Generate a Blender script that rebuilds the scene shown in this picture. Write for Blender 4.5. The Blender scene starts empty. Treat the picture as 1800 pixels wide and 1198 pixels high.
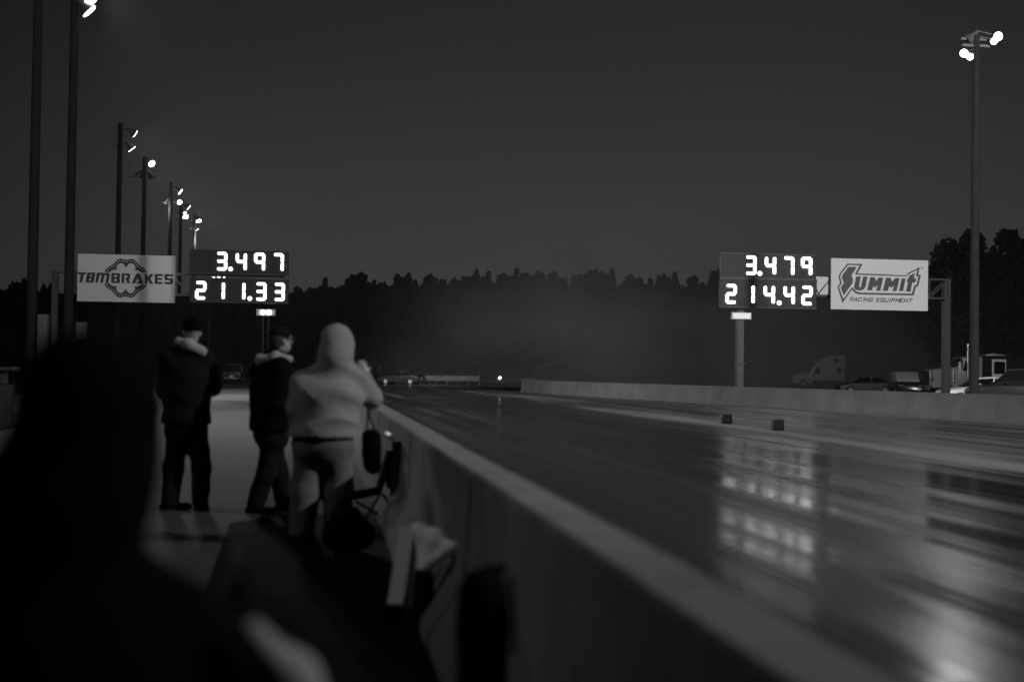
import bpy, math, random
import numpy as np
from mathutils import Vector, Matrix
from mathutils.geometry import tessellate_polygon
random.seed(7); np.random.seed(7)
scene = bpy.context.scene
COL = scene.collection

# ------------------------------------------------------------------ camera
FPX, CX, CY, EYE = 2500.0, 900.0, 599.0, 1.33
YAW, PITCH, ROLL = math.radians(7.67), math.radians(1.29), math.radians(0.75)
Fv = np.array([math.sin(YAW)*math.cos(PITCH), math.cos(YAW)*math.cos(PITCH), math.sin(PITCH)])
R0 = np.array([math.cos(YAW), -math.sin(YAW), 0.0]); U0 = np.cross(R0, Fv)
Rv = R0*math.cos(ROLL)+U0*math.sin(ROLL); Uv = U0*math.cos(ROLL)-R0*math.sin(ROLL)
cam_data = bpy.data.cameras.new('camera'); cam = bpy.data.objects.new('camera', cam_data); COL.objects.link(cam)
cam.matrix_world = Matrix(((Rv[0], Uv[0], -Fv[0], 0), (Rv[1], Uv[1], -Fv[1], 0), (Rv[2], Uv[2], -Fv[2], EYE), (0, 0, 0, 1)))
cam_data.sensor_width = 36.0; cam_data.lens = 50.0; cam_data.clip_start = 0.1; cam_data.clip_end = 4000
cam_data.dof.use_dof = True; cam_data.dof.focus_distance = 72.0; cam_data.dof.aperture_fstop = 1.4
scene.camera = cam
def D(x, y, Y):                                   # point at world depth Y that the photo shows at x, y
    d = Fv + Rv*(x-CX)/FPX - Uv*(y-CY)/FPX
    return np.array([0, 0, EYE]) + d*(Y/d[1])
def G(x, y, z=0.0):
    d = Fv + Rv*(x-CX)/FPX - Uv*(y-CY)/FPX
    return np.array([0, 0, EYE]) + d*((z-EYE)/d[2])

# ------------------------------------------------------------------ world: dim overcast night sky, a little brighter towards the horizon ahead
world = bpy.data.worlds.new('World'); scene.world = world; world.use_nodes = True
wt = world.node_tree; wt.nodes.clear()
def wn(t, **k):
    n = wt.nodes.new(t)
    for a, b in k.items(): setattr(n, a, b)
    return n
wo = wn('ShaderNodeOutputWorld'); bg = wn('ShaderNodeBackground'); wt.links.new(bg.outputs[0], wo.inputs[0])
tc = wn('ShaderNodeTexCoord'); sp = wn('ShaderNodeSeparateXYZ'); wt.links.new(tc.outputs['Generated'], sp.inputs[0])
ramp = wn('ShaderNodeValToRGB'); wt.links.new(sp.outputs['Z'], ramp.inputs[0])
cr = ramp.color_ramp
cr.elements[0].position = 0.0; cr.elements[0].color = (.048, .048, .048, 1)
cr.elements[1].position = 1.0; cr.elements[1].color = (.006, .006, .006, 1)
for p, v in ((.10, .040), (.22, .026), (.4, .014)):
    e = cr.elements.new(p); e.color = (v, v, v, 1)
dot = wn('ShaderNodeVectorMath', operation='DOT_PRODUCT'); wt.links.new(tc.outputs['Generated'], dot.inputs[0])
dot.inputs[1].default_value = (math.sin(.22), math.cos(.22), 0.0)   # haze glow put into the sky brightness, ahead and slightly to the right
mr = wn('ShaderNodeMapRange'); wt.links.new(dot.outputs['Value'], mr.inputs[0])
mr.inputs[1].default_value = .84; mr.inputs[2].default_value = 1.0; mr.inputs[3].default_value = .25; mr.inputs[4].default_value = 1.0
nz = wn('ShaderNodeTexNoise'); nz.inputs['Scale'].default_value = 2.2; nz.inputs['Detail'].default_value = 3
wt.links.new(tc.outputs['Generated'], nz.inputs['Vector'])
m2 = wn('ShaderNodeMapRange'); wt.links.new(nz.outputs[0], m2.inputs[0])
m2.inputs[3].default_value = .88; m2.inputs[4].default_value = 1.12
mu = wn('ShaderNodeMath', operation='MULTIPLY'); wt.links.new(mr.outputs[0], mu.inputs[0]); wt.links.new(m2.outputs[0], mu.inputs[1])
wt.links.new(ramp.outputs[0], bg.inputs[0]); wt.links.new(mu.outputs[0], bg.inputs[1])
scene.view_settings.view_transform = 'Standard'; scene.view_settings.look = 'None'
scene.view_settings.exposure = 0; scene.view_settings.gamma = 1

# ------------------------------------------------------------------ materials (all neutral: black-and-white place)
def mat(name, v, rough=.7, var=.15, scale=3.0, bump=0.0, metal=0.0, stretch=None, spec=.5, coord='Object'):
    m = bpy.data.materials.new(name); m.use_nodes = True; nt = m.node_tree
    b = nt.nodes['Principled BSDF']; b.inputs['Roughness'].default_value = rough; b.inputs['Metallic'].default_value = metal
    b.inputs['Specular IOR Level'].default_value = spec
    t = nt.nodes.new('ShaderNodeTexCoord'); mp = nt.nodes.new('ShaderNodeMapping'); nt.links.new(t.outputs[coord], mp.inputs[0])
    if stretch: mp.inputs['Scale'].default_value = stretch
    n = nt.nodes.new('ShaderNodeTexNoise'); n.inputs['Scale'].default_value = scale; n.inputs['Detail'].default_value = 6; n.inputs['Roughness'].default_value = .65
    nt.links.new(mp.outputs[0], n.inputs['Vector'])
    r = nt.nodes.new('ShaderNodeMapRange'); nt.links.new(n.outputs[0], r.inputs[0])
    r.inputs[1].default_value = .25; r.inputs[2].default_value = .75
    r.inputs[3].default_value = v*(1-var); r.inputs[4].default_value = v*(1+var)
    nt.links.new(r.outputs[0], b.inputs['Base Color'])
    if bump:
        bp = nt.nodes.new('ShaderNodeBump'); bp.inputs['Strength'].default_value = bump; bp.inputs['Distance'].default_value = .03
        nt.links.new(n.outputs[0], bp.inputs['Height']); nt.links.new(bp.outputs[0], b.inputs['Normal'])
    return m
def emit(name, s):
    m = bpy.data.materials.new(name); m.use_nodes = True
    b = m.node_tree.nodes['Principled BSDF']; b.inputs['Base Color'].default_value = (.8, .8, .8, 1)
    b.inputs['Emission Color'].default_value = (1, 1, 1, 1); b.inputs['Emission Strength'].default_value = s
    return m
M = dict(
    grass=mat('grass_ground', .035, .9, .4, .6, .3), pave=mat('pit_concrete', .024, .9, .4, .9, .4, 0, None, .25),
    verge=mat('verge_grass', .03, .95, .4, 2.0, .4), concrete=mat('wall_concrete', .13, .85, .35, 1.6, .5), farwall=mat('far_wall_concrete', .11, .85, .38, .7, .5), patch=mat('painted_wall_shade', .004, 1, .4, 2, .3, 0, None, .05), pole=mat('weathered_pole', .013, .9, .3, 2, 0, 0, None, .15),
    steel=mat('galvanised_steel', .048, .5, .2, 4, 0, .3), darksteel=mat('dark_steel', .05, .5, .2, 4),
    head=mat('lamp_housing', .05, .4, .2, 6), sign=mat('sign_white', .78, .22, .05, .8, .04),
    black=mat('sign_black', .012, .5, .1, 5), grey=mat('sign_grey', .09, .35, .1, 5),
    cabinet=mat('display_cabinet', .022, .6, .25, 3), foliage=mat('foliage', .022, .85, .5, .5),
    bark=mat('bark', .05, .9, .3, 3), white=mat('white_paint', .7, .3, .06, 3), chrome=mat('chrome', .7, .15, .05, 3, 0, .9),
    silver=mat('silver_paint', .32, .3, .08, 2), darkpaint=mat('dark_paint', .02, .22, .1, 2), glass=mat('dark_glass', .01, .08, .1, 2),
    tyre=mat('tyre_rubber', .02, .8, .2, 8), hoodie=mat('grey_fleece', .19, .95, .10, 14, .15, 0, None, .1),
    denim=mat('grey_denim', .10, .9, .2, 12, .1, 0, None, .1), blackcloth=mat('black_cloth', .0025, .95, .3, 9, .1, 0, None, .05),
    darkcloth=mat('dark_cloth', .005, .9, .3, 9, .1, 0, None, .1), palecloth=mat('pale_cloth', .24, .9, .12, 12, .1, 0, None, .1),
    skin=mat('skin', .24, .5, .1, 8), hair=mat('hair', .02, .6, .3, 20), plastic=mat('black_plastic', .01, .45, .2, 6),
    paper=mat('white_card', .8, .7, .05, 3), foam=mat('dark_foam', .012, .8, .2, 8), lens=emit('lit_lens', 14), seg=emit('lit_segment', 3.2),
    dimlens=emit('dim_lens', .32), tail=emit('far_headlight', 14),
)
# wet drag-strip surface: rubbered grooves, drier concrete between the lanes; roughness and tone streak along the strip (Y)
def track_mat():
    m = bpy.data.materials.new('wet_track'); m.use_nodes = True; nt = m.node_tree; L = nt.links.new
    b = nt.nodes['Principled BSDF']
    t = nt.nodes.new('ShaderNodeTexCoord'); sx = nt.nodes.new('ShaderNodeSeparateXYZ'); L(t.outputs['Object'], sx.inputs[0])
    def noise(sc, scale, det=4, ro=.6):
        mp = nt.nodes.new('ShaderNodeMapping'); mp.inputs['Scale'].default_value = sc; L(t.outputs['Object'], mp.inputs[0])
        n = nt.nodes.new('ShaderNodeTexNoise'); n.inputs['Scale'].default_value = scale; n.inputs['Detail'].default_value = det
        n.inputs['Roughness'].default_value = ro; L(mp.outputs[0], n.inputs['Vector']); return n.outputs[0]
    def mth(op, a, bb, c=None):
        n = nt.nodes.new('ShaderNodeMath'); n.operation = op
        for i, q in enumerate((a, bb) if c is None else (a, bb, c)):
            if isinstance(q, (int, float)): n.inputs[i].default_value = q
            else: L(q, n.inputs[i])
        return n.outputs[0]
    streak = noise((1.0, .03, 1), 1.15, 3, .55); fine = noise((1.0, .02, 1), 9.0, 3); patch = noise((1.0, .16, 1), .5, 4)
    # coordinate across the strip, wobbled a little, into a tone ramp
    wob = mth('MULTIPLY_ADD', patch, 1.2, -.6)
    xx = mth('MULTIPLY', mth('ADD', sx.outputs['X'], wob), 1/22.0)
    r = nt.nodes.new('ShaderNodeValToRGB'); L(xx, r.inputs[0]); c = r.color_ramp
    pts = [(0, .5), (1.0, .35), (2.3, .10), (4.0, .26), (5.6, .12), (7.6, .06), (9.6, .28), (10.3, 1.5), (11.0, 1.3), (12.4, .9), (13.4, .6), (14.6, .8), (16.0, .55), (17.4, .8), (19.5, .95)]
    c.elements[0].position = 0; c.elements[0].color = (.5,)*3+(1,)
    c.elements[1].position = 1; c.elements[1].color = (.85,)*3+(1,)
    for p, v in pts[1:]:
        e = c.elements.new(p/22.0); e.color = (v, v, v, 1)
    bw = nt.nodes.new('ShaderNodeRGBToBW'); L(r.outputs[0], bw.inputs[0])
    st2 = nt.nodes.new('ShaderNodeMapRange'); L(streak, st2.inputs[0]); st2.inputs[1].default_value = .36; st2.inputs[2].default_value = .64; st2.inputs[3].default_value = .18; st2.inputs[4].default_value = 1.75
    tone = mth('MULTIPLY', bw.outputs[0], st2.outputs[0])
    col = mth('MULTIPLY_ADD', tone, .085, .004)
    L(col, b.inputs['Base Color'])
    ro = mth('ADD', mth('MULTIPLY_ADD', st2.outputs[0], .17, .0), mth('MULTIPLY_ADD', bw.outputs[0], .24, .0))
    n = nt.nodes.new('ShaderNodeClamp'); L(ro, n.inputs[0]); n.inputs[1].default_value = .13; n.inputs[2].default_value = .65
    L(n.outputs[0], b.inputs['Roughness'])
    bp = nt.nodes.new('ShaderNodeBump'); bp.inputs['Strength'].default_value = .28; bp.inputs['Distance'].default_value = .02
    hh = mth('ADD', mth('MULTIPLY', streak, 1.0), mth('ADD', mth('MULTIPLY', fine, .06), mth('MULTIPLY', noise((1, .5, 1), 2.0, 3), .5)))
    L(hh, bp.inputs['Height']); L(bp.outputs[0], b.inputs['Normal'])
    b.inputs['Specular IOR Level'].default_value = .5
    return m
M['track'] = track_mat()

# ------------------------------------------------------------------ mesh helpers
def link(name, me, material, parent=None, smooth=False):
    o = bpy.data.objects.new(name, me); COL.objects.link(o); me.materials.append(material)
    if parent: o.parent = parent
    if smooth:
        for p in me.polygons: p.use_smooth = True
    return o
def tag(o, label=None, cat=None, group=None, kind=None):
    if label: o['label'] = label
    if cat: o['category'] = cat
    if group: o['group'] = group
    if kind: o['kind'] = kind
    return o
def thing(name, label, cat, loc=(0, 0, 0), rz=0, group=None):
    o = bpy.data.objects.new(name, None); COL.objects.link(o); o.empty_display_size = .2
    o.location = [float(q) for q in loc]; o.rotation_euler = (0, 0, rz)
    return tag(o, label, cat, group)
def frame(d):
    d = Vector(d).normalized(); u = Vector((0, 0, 1)) if abs(d.z) < .95 else Vector((1, 0, 0))
    a = d.cross(u).normalized(); return a, d.cross(a).normalized()
class MB:
    def __init__(s, off=(0, 0, 0)): s.v = []; s.f = []; s.o = Vector([float(q) for q in off])
    def add(s, vs, fs):
        n = len(s.v); s.v += [tuple(Vector([float(q) for q in v])-s.o) for v in vs]; s.f += [tuple(i+n for i in f) for f in fs]; return s
    def box(s, lo, hi, bev=0.0):
        x0, y0, z0 = lo; x1, y1, z1 = hi
        if bev <= 0:
            return s.add([(x0,y0,z0),(x1,y0,z0),(x1,y1,z0),(x0,y1,z0),(x0,y0,z1),(x1,y0,z1),(x1,y1,z1),(x0,y1,z1)],
                         [(0,3,2,1),(4,5,6,7),(0,1,5,4),(1,2,6,5),(2,3,7,6),(3,0,4,7)])
        b = bev; prof = [(x0+b,y0),(x1-b,y0),(x1,y0+b),(x1,y1-b),(x1-b,y1),(x0+b,y1),(x0,y1-b),(x0,y0+b)]
        ins = [(x0+b,y0+b),(x1-b,y0+b),(x1-b,y0+b),(x1-b,y1-b),(x1-b,y1-b),(x0+b,y1-b),(x0+b,y1-b),(x0+b,y0+b)]
        rings = [[(p[0]*.5+q[0]*.5, p[1]*.5+q[1]*.5, z0) for p, q in zip(prof, ins)], [(p[0],p[1],z0+b) for p in prof], [(p[0],p[1],z1-b) for p in prof], [(p[0]*.5+q[0]*.5, p[1]*.5+q[1]*.5, z1) for p, q in zip(prof, ins)]]
        return s.loft(rings)
    def loft(s, rings, cap=True):
        n = len(rings[0]); vs = [p for r in rings for p in r]; fs = []
        for i in range(len(rings)-1):
            for j in range(n):
                k = (j+1) % n; fs.append((i*n+j, i*n+k, (i+1)*n+k, (i+1)*n+j))
        if cap: fs.append(tuple(range(n))[::-1]); fs.append(tuple((len(rings)-1)*n+j for j in range(n)))
        return s.add(vs, fs)
    def tube(s, pts, r, n=10, cap=True):
        pts = [Vector([float(q) for q in p]) for p in pts]; rings = []
        rs = r if isinstance(r, (list, tuple)) else [r]*len(pts)
        for i, p in enumerate(pts):
            d = (pts[min(i+1, len(pts)-1)]-pts[max(i-1, 0)])
            a, b = frame(d)
            rings.append([p+a*(rs[i]*math.cos(t*2*math.pi/n))+b*(rs[i]*math.sin(t*2*math.pi/n)) for t in range(n)])
        return s.loft(rings, cap)
    def bar(s, a, b, w):                            # square section bar
        a = Vector([float(q) for q in a]); b = Vector([float(q) for q in b]); u, v = frame(b-a); h = w/2
        return s.loft([[p+u*i*h+v*j*h for i, j in ((-1,-1),(1,-1),(1,1),(-1,1))] for p in (a, b)])
    def sphere(s, c, r, n=12, m=8):
        c = Vector([float(q) for q in c]); rr = (r, r, r) if isinstance(r, (int, float)) else r
        rings = [[c+Vector((rr[0]*math.sin(t)*math.cos(p*2*math.pi/n), rr[1]*math.sin(t)*math.sin(p*2*math.pi/n), -rr[2]*math.cos(t))) for p in range(n)] for t in [math.pi*(.03+.94*k/m) for k in range(m+1)]]
        return s.loft(rings)
    def prism(s, poly, y0, y1, holes=(), plane='xz', org=(0, 0, 0)):   # polygon (with holes) in x,z extruded along y
        loops = [list(poly)]+[list(h) for h in holes]
        tri = tessellate_polygon([[Vector((p[0], p[1], 0)) for p in l] for l in loops])
        flat = [p for l in loops for p in l]; n = len(flat); ox, oy, oz = org
        def q(p, y): return (ox+p[0], oy+y, oz+p[1]) if plane == 'xz' else (ox+y, oy+p[0], oz+p[1])
        vs = [q(p, y0) for p in flat]+[q(p, y1) for p in flat]; fs = [tuple(t) for t in tri]+[tuple(i+n for i in t)[::-1] for t in tri]
        k = 0
        for l in loops:
            for i in range(len(l)):
                j = (i+1) % len(l); fs.append((k+i, k+j, n+k+j, n+k+i))
            k += len(l)
        return s.add(vs, fs)
    def build(s, name, material, parent=None, smooth=False):
        me = bpy.data.meshes.new(name); me.from_pydata(s.v, [], s.f)
        import bmesh
        bm = bmesh.new(); bm.from_mesh(me); bmesh.ops.recalc_face_normals(bm, faces=bm.faces); bm.to_mesh(me); bm.free()
        if smooth == 'auto':
            for p in me.polygons: p.use_smooth = True
            try: me.set_sharp_from_angle(angle=math.radians(40))
            except Exception: pass
            smooth = False
        return link(name, me, material, parent, smooth)
def sheet(name, quad, z, m, kind='structure', nx=1, ny=1):
    b = MB(); b.add([(x, y, z) for x, y in quad], [tuple(range(len(quad)))]); o = b.build(name, m); o['kind'] = kind; return o

# ------------------------------------------------------------------ smooth implicit surfaces (people, clothes, bags)
def smin(a, b, k):
    h = np.clip(.5+.5*(b-a)/k, 0, 1); return b*(1-h)+a*h-k*h*(1-h)
def caps(X, a, b, ra, rb):
    a = np.asarray(a, float); b = np.asarray(b, float); ab = b-a; L2 = max(ab@ab, 1e-9)
    t = np.clip(((X[0]-a[0])*ab[0]+(X[1]-a[1])*ab[1]+(X[2]-a[2])*ab[2])/L2, 0, 1)
    return np.sqrt((X[0]-a[0]-ab[0]*t)**2+(X[1]-a[1]-ab[1]*t)**2+(X[2]-a[2]-ab[2]*t)**2)-(ra+(rb-ra)*t)
def elli(X, c, r, ax=None):
    q = [X[i]-c[i] for i in range(3)]
    if ax is not None: q = [q[0]*A[0]+q[1]*A[1]+q[2]*A[2] for A in ax]
    k0 = np.sqrt(sum((q[i]/r[i])**2 for i in range(3))); k1 = np.sqrt(sum((q[i]/r[i]**2)**2 for i in range(3)))+1e-9
    return k0*(k0-1)/k1
def nets(fn, lo, hi, h):
    ax = [np.arange(lo[i], hi[i]+h, h) for i in range(3)]
    X = np.meshgrid(*ax, indexing='ij'); V = fn(X); n = V.shape
    cs = [V[i:n[0]-1+i, j:n[1]-1+j, k:n[2]-1+k] for i in (0, 1) for j in (0, 1) for k in (0, 1)]
    org = [(i, j, k) for i in (0, 1) for j in (0, 1) for k in (0, 1)]
    S = np.zeros(cs[0].shape+(3,)); C = np.zeros(cs[0].shape)
    for a in range(8):
        for b in range(a+1, 8):
            if sum(abs(org[a][q]-org[b][q]) for q in range(3)) != 1: continue
            cr = (cs[a] < 0) != (cs[b] < 0); t = np.where(cr, cs[a]/np.where(cr, cs[a]-cs[b], 1), 0)
            for q in range(3): S[..., q] += np.where(cr, org[a][q]+(org[b][q]-org[a][q])*t, 0)
            C += cr
    idx = -np.ones(C.shape, int); ok = C > 0; idx[ok] = np.arange(ok.sum()); base = np.argwhere(ok)
    P = (base+S[ok]/C[ok][:, None])*h+np.array(lo)
    faces = []
    for q in range(3):
        u, w = (q+1) % 3, (q+2) % 3
        a = np.take(V, range(n[q]-1), q); b = np.take(V, range(1, n[q]), q)
        cr = np.argwhere((a < 0) != (b < 0)); cr = cr[(cr[:, u] > 0) & (cr[:, w] > 0) & (cr[:, u] < n[u]-1) & (cr[:, w] < n[w]-1)]
        flip = a[tuple(cr.T)] < 0; du = np.zeros(3, int); du[u] = 1; dw = np.zeros(3, int); dw[w] = 1
        Q = np.stack([idx[tuple((cr-du-dw).T)], idx[tuple((cr-dw).T)], idx[tuple(cr.T)], idx[tuple((cr-du).T)]], 1)
        Q[~flip] = Q[~flip][:, ::-1]; faces.append(Q)
    F_ = np.concatenate(faces); F_ = F_[(F_ >= 0).all(1)]
    return P, F_
def soft(name, prims, material, parent, base, h=.012, k=.04, pad=.06, fold=None, cut=None):
    """prims: ('c',a,b,ra,rb[,k]) round cones, ('e',c,r[,axes[,k]]) ellipsoids."""
    los, his = [], []
    for p in prims:
        if p[0] == 'c':
            r = max(p[3], p[4]); A = np.array([p[1], p[2]], float); los.append(A.min(0)-r); his.append(A.max(0)+r)
        else:
            r = max(p[2]); los.append(np.array(p[1])-r); his.append(np.array(p[1])+r)
    lo = np.min(los, 0)-pad; hi = np.max(his, 0)+pad
    def fn(X):
        d = None
        for p in prims:
            if p[0] == 'c': q = caps(X, *p[1:5]); kk = p[5] if len(p) > 5 else k
            else: q = elli(X, p[1], p[2], p[3] if len(p) > 3 else None); kk = p[4] if len(p) > 4 else k
            d = q if d is None else smin(d, q, kk)
        if fold is not None: d = d+fold(X)
        if cut is not None: d = np.maximum(d, cut(X))
        return d
    P, F_ = nets(fn, lo, hi, h)
    me = bpy.data.meshes.new(name); me.from_pydata((P-np.array(base)).tolist(), [], F_.tolist())
    o = link(name, me, material, parent, True); return o

def cloth_fold(amp, seed=0):
    r = np.random.RandomState(seed); ks = [(r.uniform(-12, 12), r.uniform(-9, 9), r.uniform(12, 30)*r.choice([-1, 1]), r.uniform(0, 6), r.uniform(3, 9), r.uniform(3, 8)) for _ in range(4)]
    def f(X):
        d = 0
        for a, b, c, e, m, n in ks:
            w = 1.5*np.sin(m*X[0]+n*X[2]+e)
            d = d+(np.abs(np.sin(.5*(a*X[0]+b*X[1]+c*X[2]+e+w)))-.6)*(.55+.45*np.sin(n*X[0]-m*X[2]+2*e))
        return amp*d
    return f

# ================================================================== ground, strip, walls
z4 = .004
sheet('ground', [(-1500, -60), (1500, -60), (1500, 2500), (-1500, 2500)], -.03, M['grass'])
sheet('pit_lane', [(-16, -12), (.62, -12), (.62, 62), (-16, 62)], 0, M['pave'])
sheet('wall_shade_sheet', [(-.75, 12.6), (-.62, 7), (-.8, -4), (.6, -4), (.6, 13.5), (-.3, 13.2)], z4, M['patch'])  # near-black sheet: the left wall's shadow put into the ground colour
sheet('access_road', [(-60, 80), (.5, 80), (.5, 96), (-60, 96)], -.02, M['pave'])
sheet('track', [(.9, -12), (27.4, -12), (26.2, 0), (14.2, 100), (12, 140), (8, 420), (-2, 420), (.9, 100)], 0.0, M['track'])
sheet('paddock', [(20.0, 58), (90, 20), (130, 200), (14, 200), (14.6, 101)], -.012, M['pave'])
# left wall: jersey profile with joints every 3.6 m
def profile_wall(name, a, b, prof, seg, gap, m, label, cat, hfun=None, dark=None):
    a = Vector((*a, 0)); b = Vector((*b, 0)); L = (b-a).length; d = (b-a)/L; nrm = Vector((d.y, -d.x, 0)); mb = MB()
    k = 0; s = 0
    while s < L-.01:
        e = min(s+seg-gap, L); h0 = hfun(s) if hfun else 1; h1 = hfun(e) if hfun else 1
        j = random.uniform(-.006, .006)
        steps = [s+(e-s)*t/4 for t in range(5)]
        mb.loft([[a+d*q+nrm*(x+j)+Vector((0, 0, z*(hfun(q) if hfun else 1))) for x, z in prof] for q in steps]); s += seg
    return tag(mb.build(name, m, None, 'auto'), label, cat)
J = [(-.30, -.01), (-.30, .08), (-.13, .33), (-.10, .84), (-.085, .855), (.085, .855), (.10, .84), (.13, .33), (.30, .08), (.30, -.01)]
profile_wall('concrete_wall', (.83, -4), (.83, 92), J, 3.6, .012, M['concrete'], 'long low concrete barrier running along the near left side of the track', 'wall')
RW = [(-.20, -.01), (-.20, .05), (-.13, .30), (-.11, .85), (.11, .85), (.13, .30), (.20, .05), (.20, -.01)]
ra, rb = G(1797, 743.6), G(1240, 709)
dr = (rb-ra)/(rb[1]-ra[1])
p0 = ra-dr*20; p1 = ra+dr*(99-ra[1])
def rh(s): return 1.0+(.10 if s > 76 else (.10*max(0, s-73)/3))
profile_wall('concrete_wall', (p0[0]+.2, p0[1]), (p1[0]+.2, p1[1]), RW, 7.2, .006, M['farwall'], 'long plain concrete barrier along the far right side of the track', 'wall', rh)

# ================================================================== floodlight poles
def lamp_head(parent, base, c, dirn, lit=True, r=.24, arm_from=None):
    c = Vector([float(q) for q in c]); d = Vector(dirn).normalized(); mb = MB(base)
    L = r*1.5
    mb.tube([c-d*L*1.25, c-d*L*1.05, c-d*L*.75, c-d*L*.25, c], [r*.22, r*.36, r*.42, r*.86, r], 18)
    if arm_from is not None: mb.tube([arm_from, c-d*L*.9], .03, 8)
    h = mb.build('lamp_head', M['head'], parent, 'auto')
    a, b = frame(d); l = MB(base)
    rings = [[c+d*(.015+r*.10*math.cos(t*math.pi/8))+a*(r*.93*math.sin(t*math.pi/8)*math.cos(p*math.pi/9))+b*(r*.93*math.sin(t*math.pi/8)*math.sin(p*math.pi/9)) for p in range(18)] for t in (0.15, 1, 2, 3, 4)]
    l.loft(rings); l.build('lens', M['lens'] if lit else M['glass'], h, True)
def spot(base, pos, target, energy, size=110, r=.25):
    ld = bpy.data.lights.new('floodlight', 'SPOT'); ld.energy = energy; ld.spot_size = math.radians(size); ld.spot_blend = .6; ld.shadow_soft_size = r
    o = bpy.data.objects.new('floodlight', ld); COL.objects.link(o); o.location = pos
    o.rotation_euler = (Vector(target)-Vector(pos)).to_track_quat('-Z', 'Y').to_euler(); return o
def light_pole(label, x, y, h, heads, rad=.15, arms=(), group='floodlight poles along the strip', spots=(), box=None):
    t = thing('light_pole', label, 'floodlight pole', (x, y, 0), 0, group); base = (x, y, 0)
    MB(base).tube([(x, y, -.05), (x, y, h)], [rad, rad*.72], 16).build('pole', M['pole'], t, 'auto')
    MB(base).box((x-.28, y-.28, -.01), (x+.28, y+.28, .12), .02).build('footing', M['concrete'], t)
    for z, hw in arms: MB(base).bar((x-hw, y, z), (x+hw, y, z), .09).build('crossarm', M['darksteel'], t)
    for (dx, dy, z, dirn, lit, r) in heads:
        lamp_head(t, base, (x+dx, y+dy, z), dirn, lit, r, (x, y, z+.25))
    if box: MB(base).box((x+box[0], y-.2, box[1]), (x+box[0]+.3, y+.1, box[1]+box[2]), .01).build('switch_box', M['steel'], t)
    for (dx, dz, tgt, en, *sz) in spots: spot(base, (x+dx, y-.1, h+dz), tgt, en, *sz)
    return t
FR = (.80, .18, -.57); AW = (.78, .45, -.45); CAMW = (.55, -.65, -.5)
KP = 1.163
def rel(px, py, Y, x): p = D(px, py, Y); return p[0]-x, p[2]
E0 = 9000.0
# left row, near to far
light_pole('nearest tall light pole at the far left edge, its top out of the picture', D(61, 300, 44.1)[0], 44.1, 15.5, [(.7, 0, 14.9, FR, True, .28)], .17, [(14.9, .8)], box=(.2, 1.3, 1.6))
xB = -7.6
bx, bz = rel(160, -2, 44.6, xB); bx2, bz2 = rel(157, 20, 44.6, xB)
light_pole('second tall pole from the left with glaring lamps at the very top of the picture', xB, 44.6, 14.2, [(bx, 0, bz, (.6, -.3, -.6), True, .26), (bx2, 0, bz2, (.75, .1, -.8), True, .26)], .16, [(bz+.3, .7)],
           spots=[(.9, -1.5, (10, 38, 0), E0*1.0)], box=(.25, 1.2, 1.5))
Yc = 66.*KP; xc = -9.14*KP
a1 = rel(236, 234, Yc, xc); a2 = rel(231, 261, Yc, xc)
light_pole('light pole rising behind the brake-maker sign with two lamps seen edge-on', xc, Yc, 14.2, [(a1[0], .1, a1[1], AW, True, .24), (a2[0], .1, a2[1], (.66, .35, -.8), True, .24)], .17, [(13.95, .5), (13.1, .5)], spots=[(.9, -.6, (10, 62, 0), E0)])
Yd = 76.4*KP; xd = -9.3*KP
a1 = rel(267, 288, Yd, xd); a2 = rel(268, 312, Yd, xd); a3 = rel(243, 309, Yd, xd)
light_pole('light pole with one round glaring lamp above two dark lamps on a crossarm', xd, Yd, 14.2, [(a1[0], -.1, a1[1], CAMW, True, .22), (a2[0], 0, a2[1], (.5, .3, -.7), False, .25), (a3[0], 0, a3[1], (-.5, .3, -.7), False, .25)], .17, [(13.0, .85)], spots=[(.9, -.5, (10, 70, 0), E0)])
Ye = 86.5*KP; xe = -8.99*KP
a1 = rel(317, 337, Ye, xe); a2 = rel(290, 356, Ye, xe)
light_pole('light pole with a half-lit lamp and a bright streak down its shaft', xe, Ye, 14.2, [(a1[0], 0, a1[1], (.8, .0, -.6), True, .24), (a2[0], 0, a2[1], (-.5, .3, -.7), False, .22)], .17, [(12.85, .55)], spots=[(.9, -.5, (10, 84, 0), E0)])
Yf = 96.1*KP; xf = -9.31*KP
a0 = rel(316, 356, Yf, xf); a1 = rel(331, 364, Yf, xf); a2 = rel(326, 381, Yf, xf); a3 = rel(325, 374, Yf, xf)
light_pole('light pole carrying a tight cluster of four small glaring lamps', xf, Yf, 14.2, [(a0[0], -.2, a0[1], (.3, -.8, -.4), True, .2), (a1[0], .2, a1[1], (.7, .2, -.5), True, .24), (a2[0], 0, a2[1], (.4, -.55, -.6), True, .24), (a3[0], .1, a3[1], (.3, -.6, -.6), True, .13)], .17, [(13.5, .4), (12.85, .4)], spots=[(.9, -.7, (36, 168, 12), E0*3, 62)])
Yg = 105.6*KP; xg = -9.21*KP
a1 = rel(349, 388, Yg, xg); a2 = rel(346, 404, Yg, xg); a3 = rel(338, 416, Yg, xg)
light_pole('farthest left-row light pole, its upper shaft brightly lit just above the scoreboard', xg, Yg, 14.45, [(a1[0], .1, a1[1], (.3, -.5, -.9), True, .24), (a2[0], 0, a2[1], (.5, .1, -.6), True, .16)], .17, [(13.9, .4), (13.2, .4)], spots=[(.9, -.7, (38, 178, 12), E0*3, 62)])
def glow(pos, e, r=.05):
    ld = bpy.data.lights.new('lamp_glow', 'POINT'); ld.energy = e; ld.shadow_soft_size = r
    o = bpy.data.objects.new('lamp_glow', ld); COL.objects.link(o); o.location = pos
glow((xg+.42, Yg-.5, 12.3), 420); glow((xe-.45, Ye-.4, 12.3), 170)
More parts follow.
